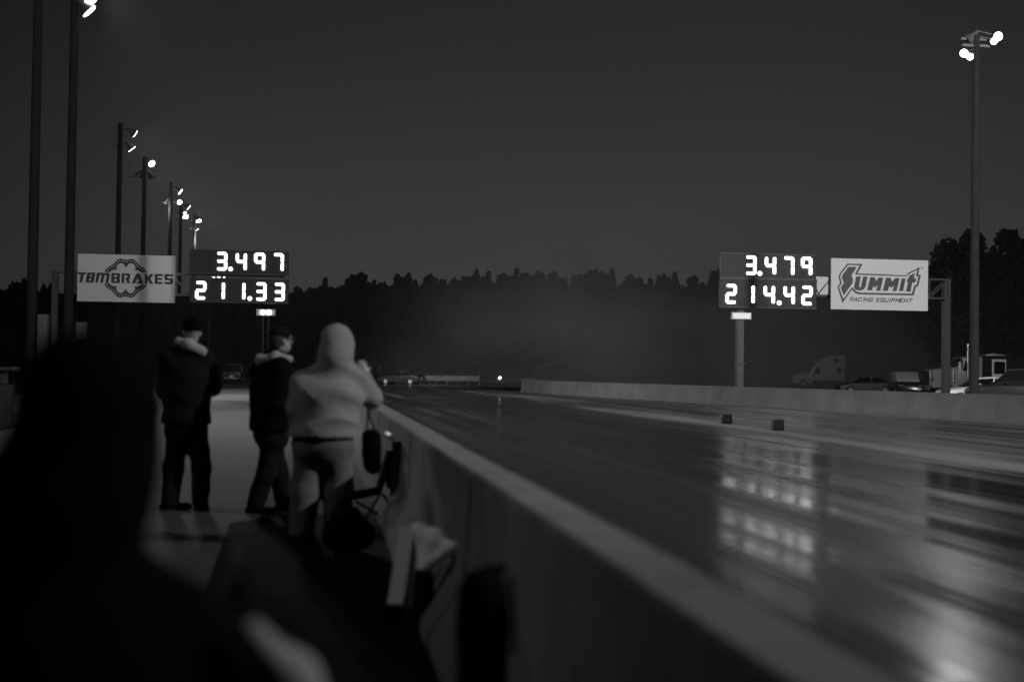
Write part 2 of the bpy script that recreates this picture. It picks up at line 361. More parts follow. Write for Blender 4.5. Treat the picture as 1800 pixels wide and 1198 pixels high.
# right pole
Yr = 47.0; pr = D(1717, 62, Yr); xr = D(1712, 690, Yr)[0]
h1 = rel(1747, 68, Yr, xr); h1b = rel(1740, 76, Yr, xr); h2 = rel(1688, 97, Yr, xr); h2b = rel(1698, 103, Yr, xr); h3 = rel(1703, 73, Yr, xr)
light_pole('tall pole at the right edge behind the concrete wall with two glaring lamp pairs', xr, Yr, pr[2], [
    (h1[0], -.3, h1[1], (-.1, -.85, -.4), True, .17), (h1b[0], -.3, h1b[1], (-.3, -.8, -.5), True, .13), (h2[0], -.3, h2[1], (-.6, -.7, -.4), True, .15), (h2b[0], -.3, h2b[1], (-.4, -.75, -.55), True, .13),
    (h3[0], .1, h3[1]+.05, (-.6, .2, -.6), False, .24)], .17, [(pr[2]-.15, .55), (h2[1]+.35, .5)],
    spots=[(-.8, -1.2, (9, 26, 0), E0*.05)])
# right row goes on behind the photographer's right; these poles light the near strip and the signs
for yy, hp_, en, tgt, sz, wh in ((22., 12.4, 4.0, (28, 69, 6), 56, 'nearest the picture edge'), (1., 17.5, 2.5, (4, 42, 0), 140, 'level with the photographer')):
    light_pole('right-row floodlight pole out of view, '+wh, 25.0, yy, hp_, [(-.6, 0, hp_-.3, (-.6, .5, -.5), True, .24), (-.6, 0, hp_-.9, (-.6, .5, -.6), True, .24)], .17, [(hp_-.3, .6)], spots=[(-1.0, -1., tgt, E0*en, sz)])
light_pole('floodlight pole of the left row standing outside the picture', -9.0, 6., 12.4, [(.6, 0, 12.1, (.6, .5, -.5), True, .24)], .17, [(12.1, .6)], spots=[(1.0, -.6, (0, 18, 0), E0*.08), (.6, .6, (-9, 72, 7), E0*1.5, 26)])

# ================================================================== gantries, scoreboards, signs
def mpp(Y, px): return float(np.linalg.norm(D(px+1, 600, Y)-D(px, 600, Y)))   # metres per photo pixel
def truss(mb, xa, xb, zt, zb, y0, y1, n):
    for z in (zt, zb):
        for y in (y0, y1): mb.bar((xa, y, z), (xb, y, z), .1)
    for i in range(n):
        x0 = xa+(xb-xa)*i/n; x1 = xa+(xb-xa)*(i+1)/n; q = (zb, zt) if i % 2 else (zt, zb)
        for y in (y0, y1): mb.bar((x0, y, q[0]), (x1, y, q[1]), .06); mb.bar((x0, y, zb), (x0, y, zt), .05)
        mb.bar((x0, y0, zt), (x1, y1, zt), .05)
def gantry(label, Y, px_post, px_tip, y_top, y_bot, postw, side):
    xp = D(px_post, 600, Y)[0]; xt = D(px_tip, 480, Y)[0]; zt = D(px_post, y_top, Y)[2]; zb = D(px_post, y_bot, Y)[2]
    t = thing('sign_gantry', label, 'gantry', (xp, Y+.5, 0)); base = (xp, Y+.5, 0)
    MB(base).box((xp-postw/2, Y+.3, -.02), (xp+postw/2, Y+.3+postw, zt+.06), .02).build('post', M['steel'], t)
    MB(base).box((xp-.5, Y+.05, -.01), (xp+.5, Y+1.0, .15), .03).build('footing', M['concrete'], t)
    mb = MB(base); truss(mb, xp, xt, zt, zb, Y+.28, Y+.28+postw+.1, 12); mb.build('truss', M['steel'] if side > 0 else M['darksteel'], t)
    return t
YL, YR = 72., 69.
gantry('steel gantry over the left roadside holding the brake-maker sign and left scoreboard', YL, 92, 500, 476, 513, .30, -1)
gantry('steel gantry behind the right wall holding the racing-equipment sign and right scoreboard', YR, 1670, 1275, 491, 524, .36, 1)
SEG = {'0': 'abcdef', '1': 'bc', '2': 'abged', '3': 'abgcd', '4': 'fgbc', '7': 'abc', '9': 'abgfc'}
def segment(a, b, w):
    a = Vector(a); b = Vector(b); d = (b-a).normalized(); n = Vector((-d.y, d.x)); out = []
    for c, s in ((b, 1), (a, -1)):
        for k in range(7):
            t = -math.pi/2+math.pi*k/6; out.append(tuple(c+(d*math.cos(t)*s*w*.42)+(n*math.sin(t)*s*w/2)))
    return out
def scoreboard(label, Y, x0, x1, y0, y1, chars, dots, dy0, dy1, dim=False):
    s = mpp(Y, (x0+x1)/2); c = D((x0+x1)/2, (y0+y1)/2, Y); W = (x1-x0)*s; Hh = (y1-y0)*s
    t = thing('scoreboard', label, 'scoreboard', (c[0], c[1], c[2]-Hh/2), 0, 'lit number boards over the strip'); o = (c[0], c[1], c[2]-Hh/2)
    MB(o).box((c[0]-W/2, Y-.12, c[2]-Hh/2), (c[0]+W/2, Y+.18, c[2]+Hh/2), .02).build('cabinet', M['cabinet'], t)
    fr = MB(o)
    for zz in (c[2]-Hh/2+.02, c[2]+Hh/2-.02): fr.bar((c[0]-W/2, Y-.14, zz), (c[0]+W/2, Y-.14, zz), .05)
    fr.build('frame', M['darksteel'], t)
    pc = np.array([(x0+x1)/2, (y0+y1)/2])
    dh = (dy1-dy0)*s; w = 5.2*s; zc = c[2]-((dy0+dy1)/2-pc[1])*s
    for ch, px in chars:
        xx = c[0]+(px-pc[0])*s; hw = (19.3*s-w)/2; hh = dh/2-w/2; g = w*.28; gv = w*.45
        P = {'a': ((-hw+g, hh), (hw-g, hh)), 'd': ((-hw+g, -hh), (hw-g, -hh)), 'g': ((-hw+g, 0), (hw-g, 0)), 'b': ((hw, hh-g), (hw, gv)), 'c': ((hw, -gv), (hw, -hh+g)), 'f': ((-hw, hh-g), (-hw, gv)), 'e': ((-hw, -gv), (-hw, -hh+g))}
        mb = MB(o)
        for i, k in enumerate(SEG[ch]): mb.prism(segment(*P[k], w), -.155-.004*i, -.12, org=(xx, Y, zc))
        mb.build('digit', M['seg'], t)
    for px, py in dots:
        xx = c[0]+(px-pc[0])*s; zz = c[2]-(py-pc[1])*s
        MB(o).prism([(3.8*s*math.cos(k*math.pi/9), 3.8*s*math.sin(k*math.pi/9)) for k in range(18)], -.16, -.12, org=(xx, Y, zz)).build('decimal_point', M['seg'], t)
    return t
scoreboard('upper left scoreboard lit with 3.497', YL, 334, 508, 439.5, 483, [('3', 390), ('4', 424.4), ('9', 456.6), ('7', 489.7)], [(406, 473.6)], 443.5, 476.5)
scoreboard('lower left scoreboard lit with 211.33', YL, 334, 508, 489, 532.5, [('2', 353.5), ('1', 386), ('1', 421.8), ('3', 459), ('3', 491.5)], [(439.7, 524.5)], 495.5, 528)
scoreboard('upper right scoreboard lit with 3.479', YR, 1267, 1434, 447, 489.5, [('3', 1318.5), ('4', 1352.8), ('7', 1385), ('9', 1416.5)], [(1334.4, 480.7)], 450.8, 483.5)
scoreboard('lower right scoreboard lit with 214.42', YR, 1266, 1435, 491.5, 541, [('2', 1284), ('1', 1315.5), ('4', 1350.8), ('4', 1385.8), ('2', 1417.4)], [(1368.3, 531.5)], 501.5, 534.5)

def sign_board(label, Y, x0, x1, y0, y1, W_img, H_img, org_px, scale_img, graphics, group=None, mt='sign'):
    s = mpp(Y, (x0+x1)/2); c = D((x0+x1)/2, (y0+y1)/2, Y); W = (x1-x0)*s; Hh = (y1-y0)*s; o = (c[0], c[1], c[2]-Hh/2)
    t = thing('sign_board', label, 'sign', o)
    MB(o).box((c[0]-W/2, Y-.03, c[2]-Hh/2), (c[0]+W/2, Y+.06, c[2]+Hh/2), .01).build('panel', M[mt], t)
    br = MB(o)
    for fx in (-.35, 0, .35): MB(o).bar((c[0]+W*fx, Y+.1, c[2]-Hh*.45), (c[0]+W*fx, Y+.1, c[2]+Hh*.45), .07).build('bracket', M['steel'], t)
    def cv(p):                                    # zoom-image pixel -> metres on the panel
        px = org_px[0]+p[0]/scale_img; py = org_px[1]+p[1]/scale_img
        return ((px-(x0+x1)/2)*s, -(py-(y0+y1)/2)*s)
    for name, m, y0_, polys in graphics:
        mb = MB(o)
        for i, pl in enumerate(polys):
            outer, holes = pl if isinstance(pl, tuple) else (pl, ())
            mb.prism([cv(p) for p in outer], y0_, -.03, [[cv(p) for p in h] for h in holes], org=(c[0], Y, c[2]))
        mb.build(name, M[m], t)
    return t
def shear(poly, k=0, y0=0): return [(x-(y-y0)*k, y) for x, y in poly]
T0, T1 = 380, 550
def circ(cx, cy, r, n=10): return [(cx+r*math.cos(2*math.pi*i/n), cy+r*math.sin(2*math.pi*i/n)) for i in range(n)]
letters = [
 [(75, 380), (205, 380), (198, 415), (167, 415), (145, 550), (97, 550), (118, 415), (68, 415)],                                            # T
 ([(225, 380), (355, 380), (358, 400), (350, 450), (338, 465), (345, 480), (335, 535), (318, 550), (200, 550)], ([(270, 415), (263, 448), (297, 448), (303, 415)], [(258, 482), (252, 518), (287, 518), (293, 482)])),
 [(385, 380), (580, 380), (600, 400), (575, 550), (530, 550), (550, 418), (510, 418), (488, 550), (442, 550), (462, 418), (425, 418), (403, 550), (360, 550)],  # M
 ([(625, 380), (755, 380), (768, 395), (768, 450), (758, 465), (768, 480), (768, 535), (755, 550), (625, 550)], ([(672, 415), (672, 448), (718, 448), (718, 415)], [(672, 482), (672, 518), (718, 518), (718, 482)])),
 [(795, 380), (920, 380), (937, 400), (937, 465), (915, 485), (942, 550), (892, 550), (855, 465), (888, 455), (888, 415), (840, 415), (840, 550), (795, 550)],  # R
 [(1035, 380), (1095, 380), (1160, 550), (1048, 550), (1060, 518), (1090, 518), (1066, 460), (1015, 550), (965, 550)],                    # A
 [(1182, 380), (1228, 380), (1228, 445), (1275, 380), (1328, 380), (1275, 462), (1325, 550), (1270, 550), (1228, 480), (1228, 550), (1182, 550)],           # K
 [(1348, 380), (1490, 380), (1478, 415), (1395, 415), (1395, 448), (1475, 448), (1468, 480), (1395, 480), (1395, 515), (1480, 515), (1472, 550), (1348, 550)],  # E
 [(1525, 380), (1655, 380), (1650, 415), (1560, 415), (1560, 448), (1640, 448), (1655, 465), (1655, 530), (1635, 550), (1520, 550), (1510, 515), (1605, 515), (1605, 482), (1525, 482), (1510, 465), (1510, 395)],  # S
]
# six-lobed drilled brake disc round the name, cut away behind the lettering
CXd, CYd = 865, 463
RO = ([0, 8, 17.5, 24, 35, 45, 52, 60, 66, 76], [313, 325, 349, 345, 325, 317, 330, 350, 362, 368])
RI = ([0, 4, 6, 10, 18, 28, 36, 42, 45, 48, 51, 54, 60, 66, 76], [188, 188, 215, 250, 272, 272, 255, 235, 212, 203, 212, 240, 262, 280, 296])
def disc_band(top):
    sgn = 1 if top else -1
    def pol(r, dl): a = math.radians(90-dl); return (CXd+r*math.cos(a), CYd-sgn*r*math.sin(a))
    out = [pol(float(np.interp(abs(q), *RO)), q) for q in np.arange(-74.5, 74.6, 2)]
    inn = [pol(float(np.interp(abs(q), *RI)), q) for q in np.arange(-71, 71.1, 1)]
    holes = [circ(*pol(float(np.interp(abs(q), *RO))-33, q), 11, 8) for q in np.arange(-68, 68.1, 8)]
    holes += [circ(*pol(rr, q), 7, 8) for rr, q in ((213, 0), (226, 47.5), (226, -47.5))]
    return (out+inn[::-1], tuple(holes))
sign_board('white sign with black TBM BRAKES lettering across a drilled brake disc', YL-.35, 136.5, 308.5, 446.5, 532, 0, 0, (130, 440), 1800/190.,
           [('lettering', 'black', -.048, letters), ('emblem', 'black', -.042, [disc_band(True), disc_band(False)])])
outline = [(350, 235), (592, 235), (510, 378), (1285, 392), (1300, 360), (1498, 262), (1470, 378), (1516, 382), (1500, 440), (1474, 552), (1440, 560), (1402, 695), (545, 695), (480, 680), (425, 625), (278, 830), (198, 595), (238, 530), (212, 440), (235, 380)]
outline_in = [(365, 255), (545, 258), (470, 390), (500, 400), (1290, 408), (1316, 376), (1460, 300), (1435, 400), (1478, 405), (1465, 450), (1450, 530), (1412, 545), (1375, 668), (560, 668), (500, 655), (428, 590), (290, 770), (222, 595), (268, 535), (238, 440), (258, 385)]
summit = [
 [(370, 282), (498, 282), (415, 410), (442, 470), (430, 530), (296, 715), (250, 600), (300, 525), (262, 455), (278, 400)],                                   # S bolt
 [(492, 425), (562, 425), (535, 570), (545, 590), (565, 585), (600, 425), (668, 425), (638, 580), (600, 625), (545, 638), (480, 628), (458, 590), (465, 540)],   # U
 [(712, 432), (782, 432), (805, 490), (848, 436), (918, 436), (870, 635), (806, 635), (830, 545), (785, 590), (762, 560), (742, 632), (664, 630)],
 [(962, 434), (1032, 434), (1058, 492), (1104, 438), (1176, 438), (1128, 634), (1064, 634), (1090, 545), (1042, 590), (1015, 560), (990, 634), (912, 634)],
 [(1212, 438), (1272, 440), (1232, 634), (1168, 632)],
 [(1330, 398), (1418, 352), (1400, 432), (1442, 436), (1424, 500), (1378, 500), (1350, 640), (1280, 636), (1312, 500), (1290, 486), (1302, 440), (1320, 434)],
]
# small italic capitals for the second line, as strokes on a 4 x 6 grid
GL = {'R': [((0, 0), (0, 6)), ((0, 6), (3.4, 6)), ((3.8, 5.6), (3.8, 3.4)), ((0, 3), (3.4, 3)), ((2, 3), (4, 0))], 'A': [((0, 0), (2.3, 6)), ((2.3, 6), (4, 0)), ((1, 2), (3.4, 2))],
      'C': [((4, 6), (.5, 6)), ((0, 5.5), (0, .5)), ((.5, 0), (4, 0))], 'I': [((1, 0), (1, 6))], 'N': [((0, 0), (0, 6)), ((0, 6), (4, 0)), ((4, 0), (4, 6))],
      'G': [((4, 6), (.5, 6)), ((0, 5.5), (0, .5)), ((.5, 0), (4, 0)), ((4, 0), (4, 2.8)), ((2.4, 2.8), (4, 2.8))], 'E': [((0, 0), (0, 6)), ((0, 6), (4, 6)), ((0, 3), (3.4, 3)), ((0, 0), (4, 0))],
      'Q': [((.5, 6), (3.5, 6)), ((0, 5.5), (0, .5)), ((.5, 0), (3.5, 0)), ((4, .5), (4, 5.5)), ((2.6, 1.6), (4.4, -.6))], 'U': [((0, 6), (0, .5)), ((.5, 0), (3.5, 0)), ((4, .5), (4, 6))],
      'P': [((0, 0), (0, 6)), ((0, 6), (3.4, 6)), ((3.8, 5.6), (3.8, 3.4)), ((0, 3), (3.4, 3))], 'M': [((0, 0), (0, 6)), ((0, 6), (2.2, 2)), ((2.2, 2), (4.6, 6)), ((4.6, 6), (4.6, 0))], 'T': [((0, 6), (4.4, 6)), ((2.2, 6), (2.2, 0))]}
small = []
def word(txt, x, x_end, ybase, hpx):
    u = (x_end-x)/sum((3.2 if c == 'I' else 5.9) for c in txt); v = hpx/6.
    for c in txt:
        for (a, b) in GL[c]:
            A = (x+(a[0]+a[1]*.22)*u, ybase-a[1]*v); B = (x+(b[0]+b[1]*.22)*u, ybase-b[1]*v)
            d = Vector((B[0]-A[0], B[1]-A[1])).normalized(); n = Vector((-d.y, d.x))*6.4; e = d*5.5
            small.append([(A[0]-e.x+n.x, A[1]-e.y+n.y), (B[0]+e.x+n.x, B[1]+e.y+n.y), (B[0]+e.x-n.x, B[1]+e.y-n.y), (A[0]-e.x-n.x, A[1]-e.y-n.y)])
        x += u*(3.2 if c == 'I' else 5.9)
word('RACING', 392, 765, 797, 50); n_first = len(small); word('EQUIPMENT', 808, 1388, 799, 50)
sg = sign_board('glossy white sign reading SUMMIT RACING EQUIPMENT beside the right scoreboards', YR-.35, 1461, 1631.5, 457.5, 543, 0, 0, (1450, 440), 9.0,
           [('logo_outline', 'grey', -.042, [(outline, (outline_in,))]), ('lettering', 'grey', -.046, summit)])
# second line: each stroke sits at its own tiny height so no faces share a plane
s_ = mpp(YR-.35, 1546); c_ = D(1546.25, 500.25, YR-.35)
for wd in (small[:n_first], small[n_first:]):
    mb = MB(sg.location)
    for i, pl in enumerate(wd):
        mb.prism([((1450+p[0]/9.-1546.25)*s_, -(440+p[1]/9.-500.25)*s_) for p in pl], -.040-.0004*(i % 9), -.03, org=(c_[0], YR-.35, c_[2]))
    mb.build('word', M['grey'], sg)
# registered mark
mb = MB(sg.location); mb.prism([((1450+x/9.-1546.25)*s_, -(440+y/9.-500.25)*s_) for x, y in circ(1532, 275, 20, 14)], -.04, -.03, [[((1450+x/9.-1546.25)*s_, -(440+y/9.-500.25)*s_) for x, y in circ(1532, 275, 13, 14)]], org=(c_[0], YR-.35, c_[2])); mb.build('trademark', M['grey'], sg)
# pale panel seen through the truss between scoreboard and sign
sp_ = mpp(YR+.12, 1448); pc_ = D(1447.5, 501, YR+.12)
t = thing('sign_board', 'small blank pale panel behind the truss between scoreboard and right sign', 'sign', (pc_[0], pc_[1], pc_[2]-.5))
MB(t.location).box((pc_[0]-.45, pc_[1]-.03, pc_[2]-.48), (pc_[0]+.5, pc_[1]+.03, pc_[2]+.42), .01).build('panel', M['white'], t)
MB(t.location).bar((pc_[0]-.3, pc_[1]-.06, pc_[2]-.46), (pc_[0]+.42, pc_[1]-.06, pc_[2]+.4), .05).build('brace', M['darksteel'], t)
MB(t.location).bar((pc_[0]-.45, pc_[1]-.06, pc_[2]-.1), (pc_[0]-.25, pc_[1]-.06, pc_[2]-.48), .04).build('brace', M['darksteel'], t)

# twin floodlight stands just under each scoreboard
def stand(label, Y, px, py, lit, two):
    c = D(px, py, Y); s = mpp(Y, px); w = 17*s; hh = 6*s
    t = thing('finish_light', label, 'light stand', (c[0], c[1], 0), 0, 'light boxes under the scoreboards'); o = (c[0], c[1], 0)
    if two:
        for dx in (-.13, .13): MB(o).tube([(c[0]+dx, c[1]+.15, 0), (c[0]+dx, c[1]+.15, c[2]+hh)], .035, 8).build('post', M['steel'], t, 'auto')
    else:
        MB(o).box((c[0]-.18, c[1]+.05, 0), (c[0]+.18, c[1]+.4, c[2]-hh), .02).build('post', M['steel'], t)
        MB(o).box((c[0]-.24, c[1], 1.9), (c[0]+.24, c[1]+.45, 1.98), .01).build('collar', M['steel'], t)
        MB(o).box((c[0]-.14, c[1]-.05, c[2]+hh), (c[0]+.14, c[1]+.2, c[2]+hh+.12), .01).build('bracket', M['steel'], t)
    hd = MB(o).box((c[0]-w, c[1]-.1, c[2]-hh), (c[0]+w, c[1]+.12, c[2]+hh), .02).build('light_box', M['silver' if lit else 'white'], t)
    for dx in (-.16, .16):
        if lit:
            MB(o).sphere((c[0]+dx, c[1]-.14, c[2]), (.11, .04, .11)).build('lamp', M['lens'], hd, True)
    if not lit: MB(o).box((c[0]-w+.06, c[1]-.125, c[2]-hh+.05), (c[0]+w-.06, c[1]-.1, c[2]+hh-.05), 0).build('diffuser', M['dimlens'], hd)
    else: glow((c[0], c[1]-.8, c[2]), 2.5, .1)
stand('lit twin lamp box on two thin posts under the left scoreboard', 72.5, 467.5, 549, True, True)
stand('dimly lit white light box on a thick square post under the right scoreboard', 68.0, 1303, 555, False, False)
# row of tiny far lamps glinting between the two left scoreboards
t = thing('string_light', 'string of tiny far lamps glinting between the two left scoreboards', 'lights', D(385, 487, 130.))
o = t.location.copy(); MB(o).tube([D(366, 486, 130.), D(402, 486.4, 130.)], .02, 6).build('cable', M['darksteel'], t)
for px, py, r in ((372.5, 487, .05), (376, 488, .1), (384.5, 487.5, .14), (394, 487.2, .09)): MB(o).sphere(D(px, py, 130.), r, 8, 6).build('bulb', M['seg'], t, True)
MB(o).tube([D(366, 486, 130.), D(366, 672, 130.)], .05, 8).build('post', M['black'], t)

# foam timing blocks on the centre line
for px, py, lab in ((1277, 744.5, 'small dark timing block farther along the track centre line'), (1366.5, 756, 'small dark timing block nearer on the track centre line')):
    p = G(px, py); o = tuple(p); s = .15
    t = thing('timing_block', lab, 'block', o, 0, 'timing blocks on the centre line')
    MB().box((-.14, -.11, .004), (.14, .11, .27), .012).build('foam_body', M['foam'], t, 'auto')
    MB().box((-.05, -.118, .09), (.05, -.109, .15), 0).build('sensor_window', M['black'], t)

# ================================================================== vehicles
def wheel(parent, x, y, r=.34, w=.24, side=1):
    mb = MB(); ys = [y-w/2, y-w/2+.02, y+w/2-.02, y+w/2]; rr = [r*.92, r, r, r*.92]
    mb.loft([[(x+q*math.cos(k*math.pi/10), yy, r+q*math.sin(k*math.pi/10)) for k in range(20)] for yy, q in zip(ys, rr)])
    t = mb.build('wheel', M['tyre'], parent, 'auto')
    MB().loft([[(x+q*math.cos(k*math.pi/8), y+side*(w/2+e), r+q*math.sin(k*math.pi/8)) for k in range(16)] for e, q in ((-.02, r*.6), (.012, r*.58), (.004, r*.2))]).build('rim', M['silver'], t, 'auto')
def ring(x, hw, z0, z1, c=.12, n=4):
    pts = []
    for (sx, sz) in ((1, 1), (-1, 1), (-1, -1), (1, -1)):
        cc = c if sz > 0 else c*.6
        for k in range(n+1):
            a = (math.pi/2)*k/n; ax, az = (math.cos(a), math.sin(a)) if sx*sz > 0 else (math.sin(a), math.cos(a))
            pts.append((x, sx*(hw-cc+cc*ax), (z1-cc+cc*az) if sz > 0 else (z0+cc-cc*az)))
    return pts
def car(label, cat, loc, rz, kind, body, glassm='glass', top=None, lit=None, name='parked_car', group='vehicles parked behind the right wall'):
    t = thing(name, label, cat, loc, rz, group)
    if kind == 'sedan':
        st = [(-2.3, .72, .38, .82), (-2.2, .84, .3, .98), (-1.4, .88, .26, 1.0), (.9, .89, .26, .97), (1.7, .87, .27, .86), (2.2, .80, .32, .74), (2.32, .66, .4, .62)]
        gh = [(-1.75, .6, .95, 1.0), (-1.05, .62, .93, 1.38), (-.3, .64, .93, 1.45), (.35, .63, .93, 1.4), (1.15, .66, .9, .96)]; wx = (-1.4, 1.4); r = .33
    elif kind == 'suv':
        st = [(-2.35, .80, .45, 1.0), (-2.25, .92, .4, 1.12), (0, .95, .38, 1.15), (1.0, .95, .38, 1.14), (1.9, .93, .4, 1.1), (2.3, .86, .45, .98), (2.4, .75, .5, .85)]
        gh = [(-2.2, .7, 1.08, 1.6), (-2.0, .74, 1.08, 1.78), (-.2, .76, 1.08, 1.84), (.6, .74, 1.08, 1.76), (1.3, .78, 1.05, 1.15)]; wx = (-1.5, 1.5); r = .38
    else:  # pickup
        st = [(-2.8, .86, .5, 1.1), (-2.7, .95, .48, 1.15), (-.3, .97, .46, 1.16), (1.0, .97, .46, 1.16), (2.1, .94, .48, 1.1), (2.6, .86, .5, .98), (2.7, .75, .55, .9)]
        gh = [(-.75, .72, 1.1, 1.75), (-.55, .76, 1.1, 1.85), (.6, .76, 1.1, 1.84), (1.0, .75, 1.1, 1.7), (1.55, .78, 1.06, 1.18)]; wx = (-1.75, 1.75); r = .40
    MB().loft([ring(*s) for s in st]).build('body', M[body], t, 'auto')
    MB().loft([ring(s[0], s[1], s[2], s[3], .09) for s in gh]).build('greenhouse', M[glassm], t, 'auto')
    g0 = gh[1]; g1 = gh[-2]
    MB().loft([ring(g0[0]-.02, g0[1]-.01, g0[3]-.07, g0[3]+.02, .03), ring((g0[0]+g1[0])/2, gh[2][1]+.005, gh[2][3]-.06, gh[2][3]+.025, .03), ring(g1[0]+.05, g1[1]-.01, g1[3]-.08, g1[3]+.02, .03)]).build('roof', M[top or body], t, 'auto')
    for sx in (-1, 1): MB().bar(((g0[0]+g1[0])/2, sx*(gh[2][1]+.06), gh[2][2]), ((g0[0]+g1[0])/2, sx*(gh[2][1]-.01), gh[2][3]), .08).build('pillar', M[body], t)
    for x in wx:
        for sx in (-1, 1): wheel(t, x, sx*(st[2][1]-.1), r, .22, sx)
    fx = st[-2][0]+.05; bxx = st[0][0]-.01
    for sx in (-1, 1):
        MB().sphere((fx, sx*.62, st[-2][3]-.13), (.07, .16, .07)).build('headlight', M['tail'] if lit else M['chrome'], t, True)
        MB().box((bxx-.02, sx*.68-.12, st[0][3]-.22), (bxx+.08, sx*.68+.12, st[0][3]-.06), .01).build('tail_light', M['grey'], t)
        MB().sphere((g1[0]+.1, sx*(st[2][1]+.1), st[2][3]+.06), (.06, .1, .07)).build('mirror', M[body], t, True)
    MB().box((bxx-.05, -.7, .42), (bxx+.12, .7, .58), .03).build('bumper', M['chrome'], t)
    MB().box((bxx-.058, -.2, .62), (bxx-.01, .2, .78), .005).build('number_plate', M['white'], t)
    return t
def truck_side(label, loc, rz, aero):
    t = thing('semi_truck', label, 'truck', loc, rz, 'vehicles parked behind the right wall'); pm = 'silver'
    hw = 1.22
    if aero:
        MB().loft([ring(3.2, .80, .55, 1.25, .2), ring(3.05, 1.0, .45, 1.62, .25), ring(1.9, 1.08, .5, 1.88, .25), ring(1.2, 1.12, .5, 2.05, .2)]).build('hood', M['silver'], t, 'auto')
        MB().loft([ring(1.55, 1.1, .9, 2.05, .12), ring(1.2, 1.14, .9, 2.55, .15), ring(.75, 1.17, .9, 3.02, .2), ring(.1, 1.2, .9, 3.5, .25), ring(-.9, hw, .9, 3.88, .25), ring(-1.9, hw, .9, 4.02, .2), ring(-2.75, hw, .9, 4.0, .15)]).build('cab', M['silver'], t, 'auto')
        MB().loft([ring(1.56, .98, 2.0, 2.08, .02), ring(1.27, 1.0, 2.05, 2.6, .05), ring(.84, 1.02, 2.5, 3.0, .05)]).build('windshield', M['glass'], t, 'auto')
        for sx in (-1, 1):
            MB().prism([(.35, 1.75), (1.25, 1.75), (1.05, 2.25), (.6, 2.55), (.35, 2.55)], sx*1.175, sx*1.215).build('side_window', M['glass'], t)
            MB().prism([(-2.3, 1.85), (-1.75, 1.85), (-1.75, 2.55), (-2.3, 2.55)], sx*1.215, sx*1.235).build('sleeper_window', M['glass'], t)
            MB().prism([(-2.1, 3.35), (-1.55, 3.05), (-1.2, 3.5), (-1.9, 3.65)], sx*1.215, sx*1.235).build('roof_vent', M['glass'], t)
            MB().box((1.05, sx*1.42-.09, 1.9), (1.22, sx*1.42+.09, 2.6), .03).build('mirror', M['white'], t)
            MB().sphere((2.98, sx*.85, 1.15), (.12, .2, .14)).build('headlight', M['chrome'], t, True)
    else:
        MB().loft([ring(3.55, .85, .7, 1.95, .12), ring(3.5, .95, .62, 2.05, .16), ring(1.35, 1.0, .65, 2.3, .16)]).build('hood', M['silver'], t, 'auto')
        gr = MB().box((3.56, -.62, .75), (3.64, .62, 1.98), .02).build('grille', M['chrome'], t)
        for i in range(7): MB().box((3.645, -.55+i*.17, .82), (3.665, -.49+i*.17, 1.92), 0).build('grille_bar', M['darkpaint'], gr)
        MB().box((3.72, -1.15, .42), (3.92, 1.15, .82), .04).build('bumper', M['chrome'], t)
        MB().loft([ring(1.6, 1.1, .9, 2.35, .1), ring(1.25, 1.15, .9, 3.0, .12), ring(-.2, 1.18, .9, 3.06, .12)]).build('cab', M['silver'], t, 'auto')
        MB().loft([ring(1.68, .95, 2.28, 2.38, .03), ring(1.36, 1.0, 2.35, 2.92, .05)]).build('windshield', M['glass'], t, 'auto')
        sl = MB().loft([ring(-.25, hw, .8, 3.1, .12), ring(-3.6, hw, .8, 3.14, .12)]).build('sleeper', M['darkpaint'], t, 'auto')
        MB().loft([ring(-.7, .5, 3.1, 3.2, .04), ring(-1.2, .7, 3.1, 3.33, .08), ring(-2.2, .6, 3.1, 3.2, .04)]).build('roof_fairing', M['silver'], t, 'auto')
        for sx in (-1, 1):
            MB().prism([(.15, 1.95), (1.25, 1.95), (1.1, 2.75), (.15, 2.75)], sx*1.17, sx*1.2).build('side_window', M['glass'], t)
            d = MB().prism([(-2.0, .95), (-.92, .95), (-.92, 2.85), (-2.0, 2.85)], sx*1.225, sx*1.26).build('door', M['white'], t)
            MB().prism([(-1.85, 1.75), (-1.15, 1.75), (-1.08, 1.82), (-1.08, 2.6), (-1.15, 2.68), (-1.85, 2.68), (-1.92, 2.6), (-1.92, 1.82)], sx*1.262, sx*1.275).build('door_window', M['glass'], d)
            MB().tube([(.95+.5*(sx < 0), sx*1.3, .9), (.95+.5*(sx < 0), sx*1.3, 4.0)], .1, 12).build('exhaust_stack', M['chrome'], t, 'auto')
            MB().tube([(2.0, sx*1.12, 1.05), (2.0, sx*1.12, 2.0)], .16, 12).build('air_cleaner', M['chrome'], t, 'auto')
            MB().box((1.35, sx*1.45-.09, 2.0), (1.45, sx*1.45+.09, 2.8), .02).build('mirror', M['chrome'], t)
            MB().sphere((3.5, sx*.98, 1.3), (.12, .14, .14)).build('headlight', M['chrome'], t, True)
            MB().loft([ring(3.2, .2, .75, 1.05, .05), ring(2.8, .22, 1.0, 1.25, .05), ring(2.0, .22, .9, 1.2, .05)]).v
            MB().tube([(.9, sx*1.05, .75), (-.9, sx*1.05, .75)], .32, 16).build('fuel_tank', M['chrome'], t, 'auto')
    MB().box((-4.6, -.45, .75), (1.5, .45, .95), .02).build('chassis', M['darksteel'], t)
    for x in (2.45, -2.7 if aero else -3.0, -4.0):
        for sx in (-1, 1): wheel(t, x, sx*1.0, .5, .3, sx)
    return t
def place(px, Y, z=-.012):
    p = D(px, 670, Y); return (p[0], p[1], z)
PI = math.pi
truck_side('streamlined pale semi truck with a high curved sleeper roof facing left behind the wall', place(1441, 168), PI-.05, True)
truck_side('pale long-nosed truck with chrome stacks and a white side door at the right edge', place(1712, 103), PI-.10, False)
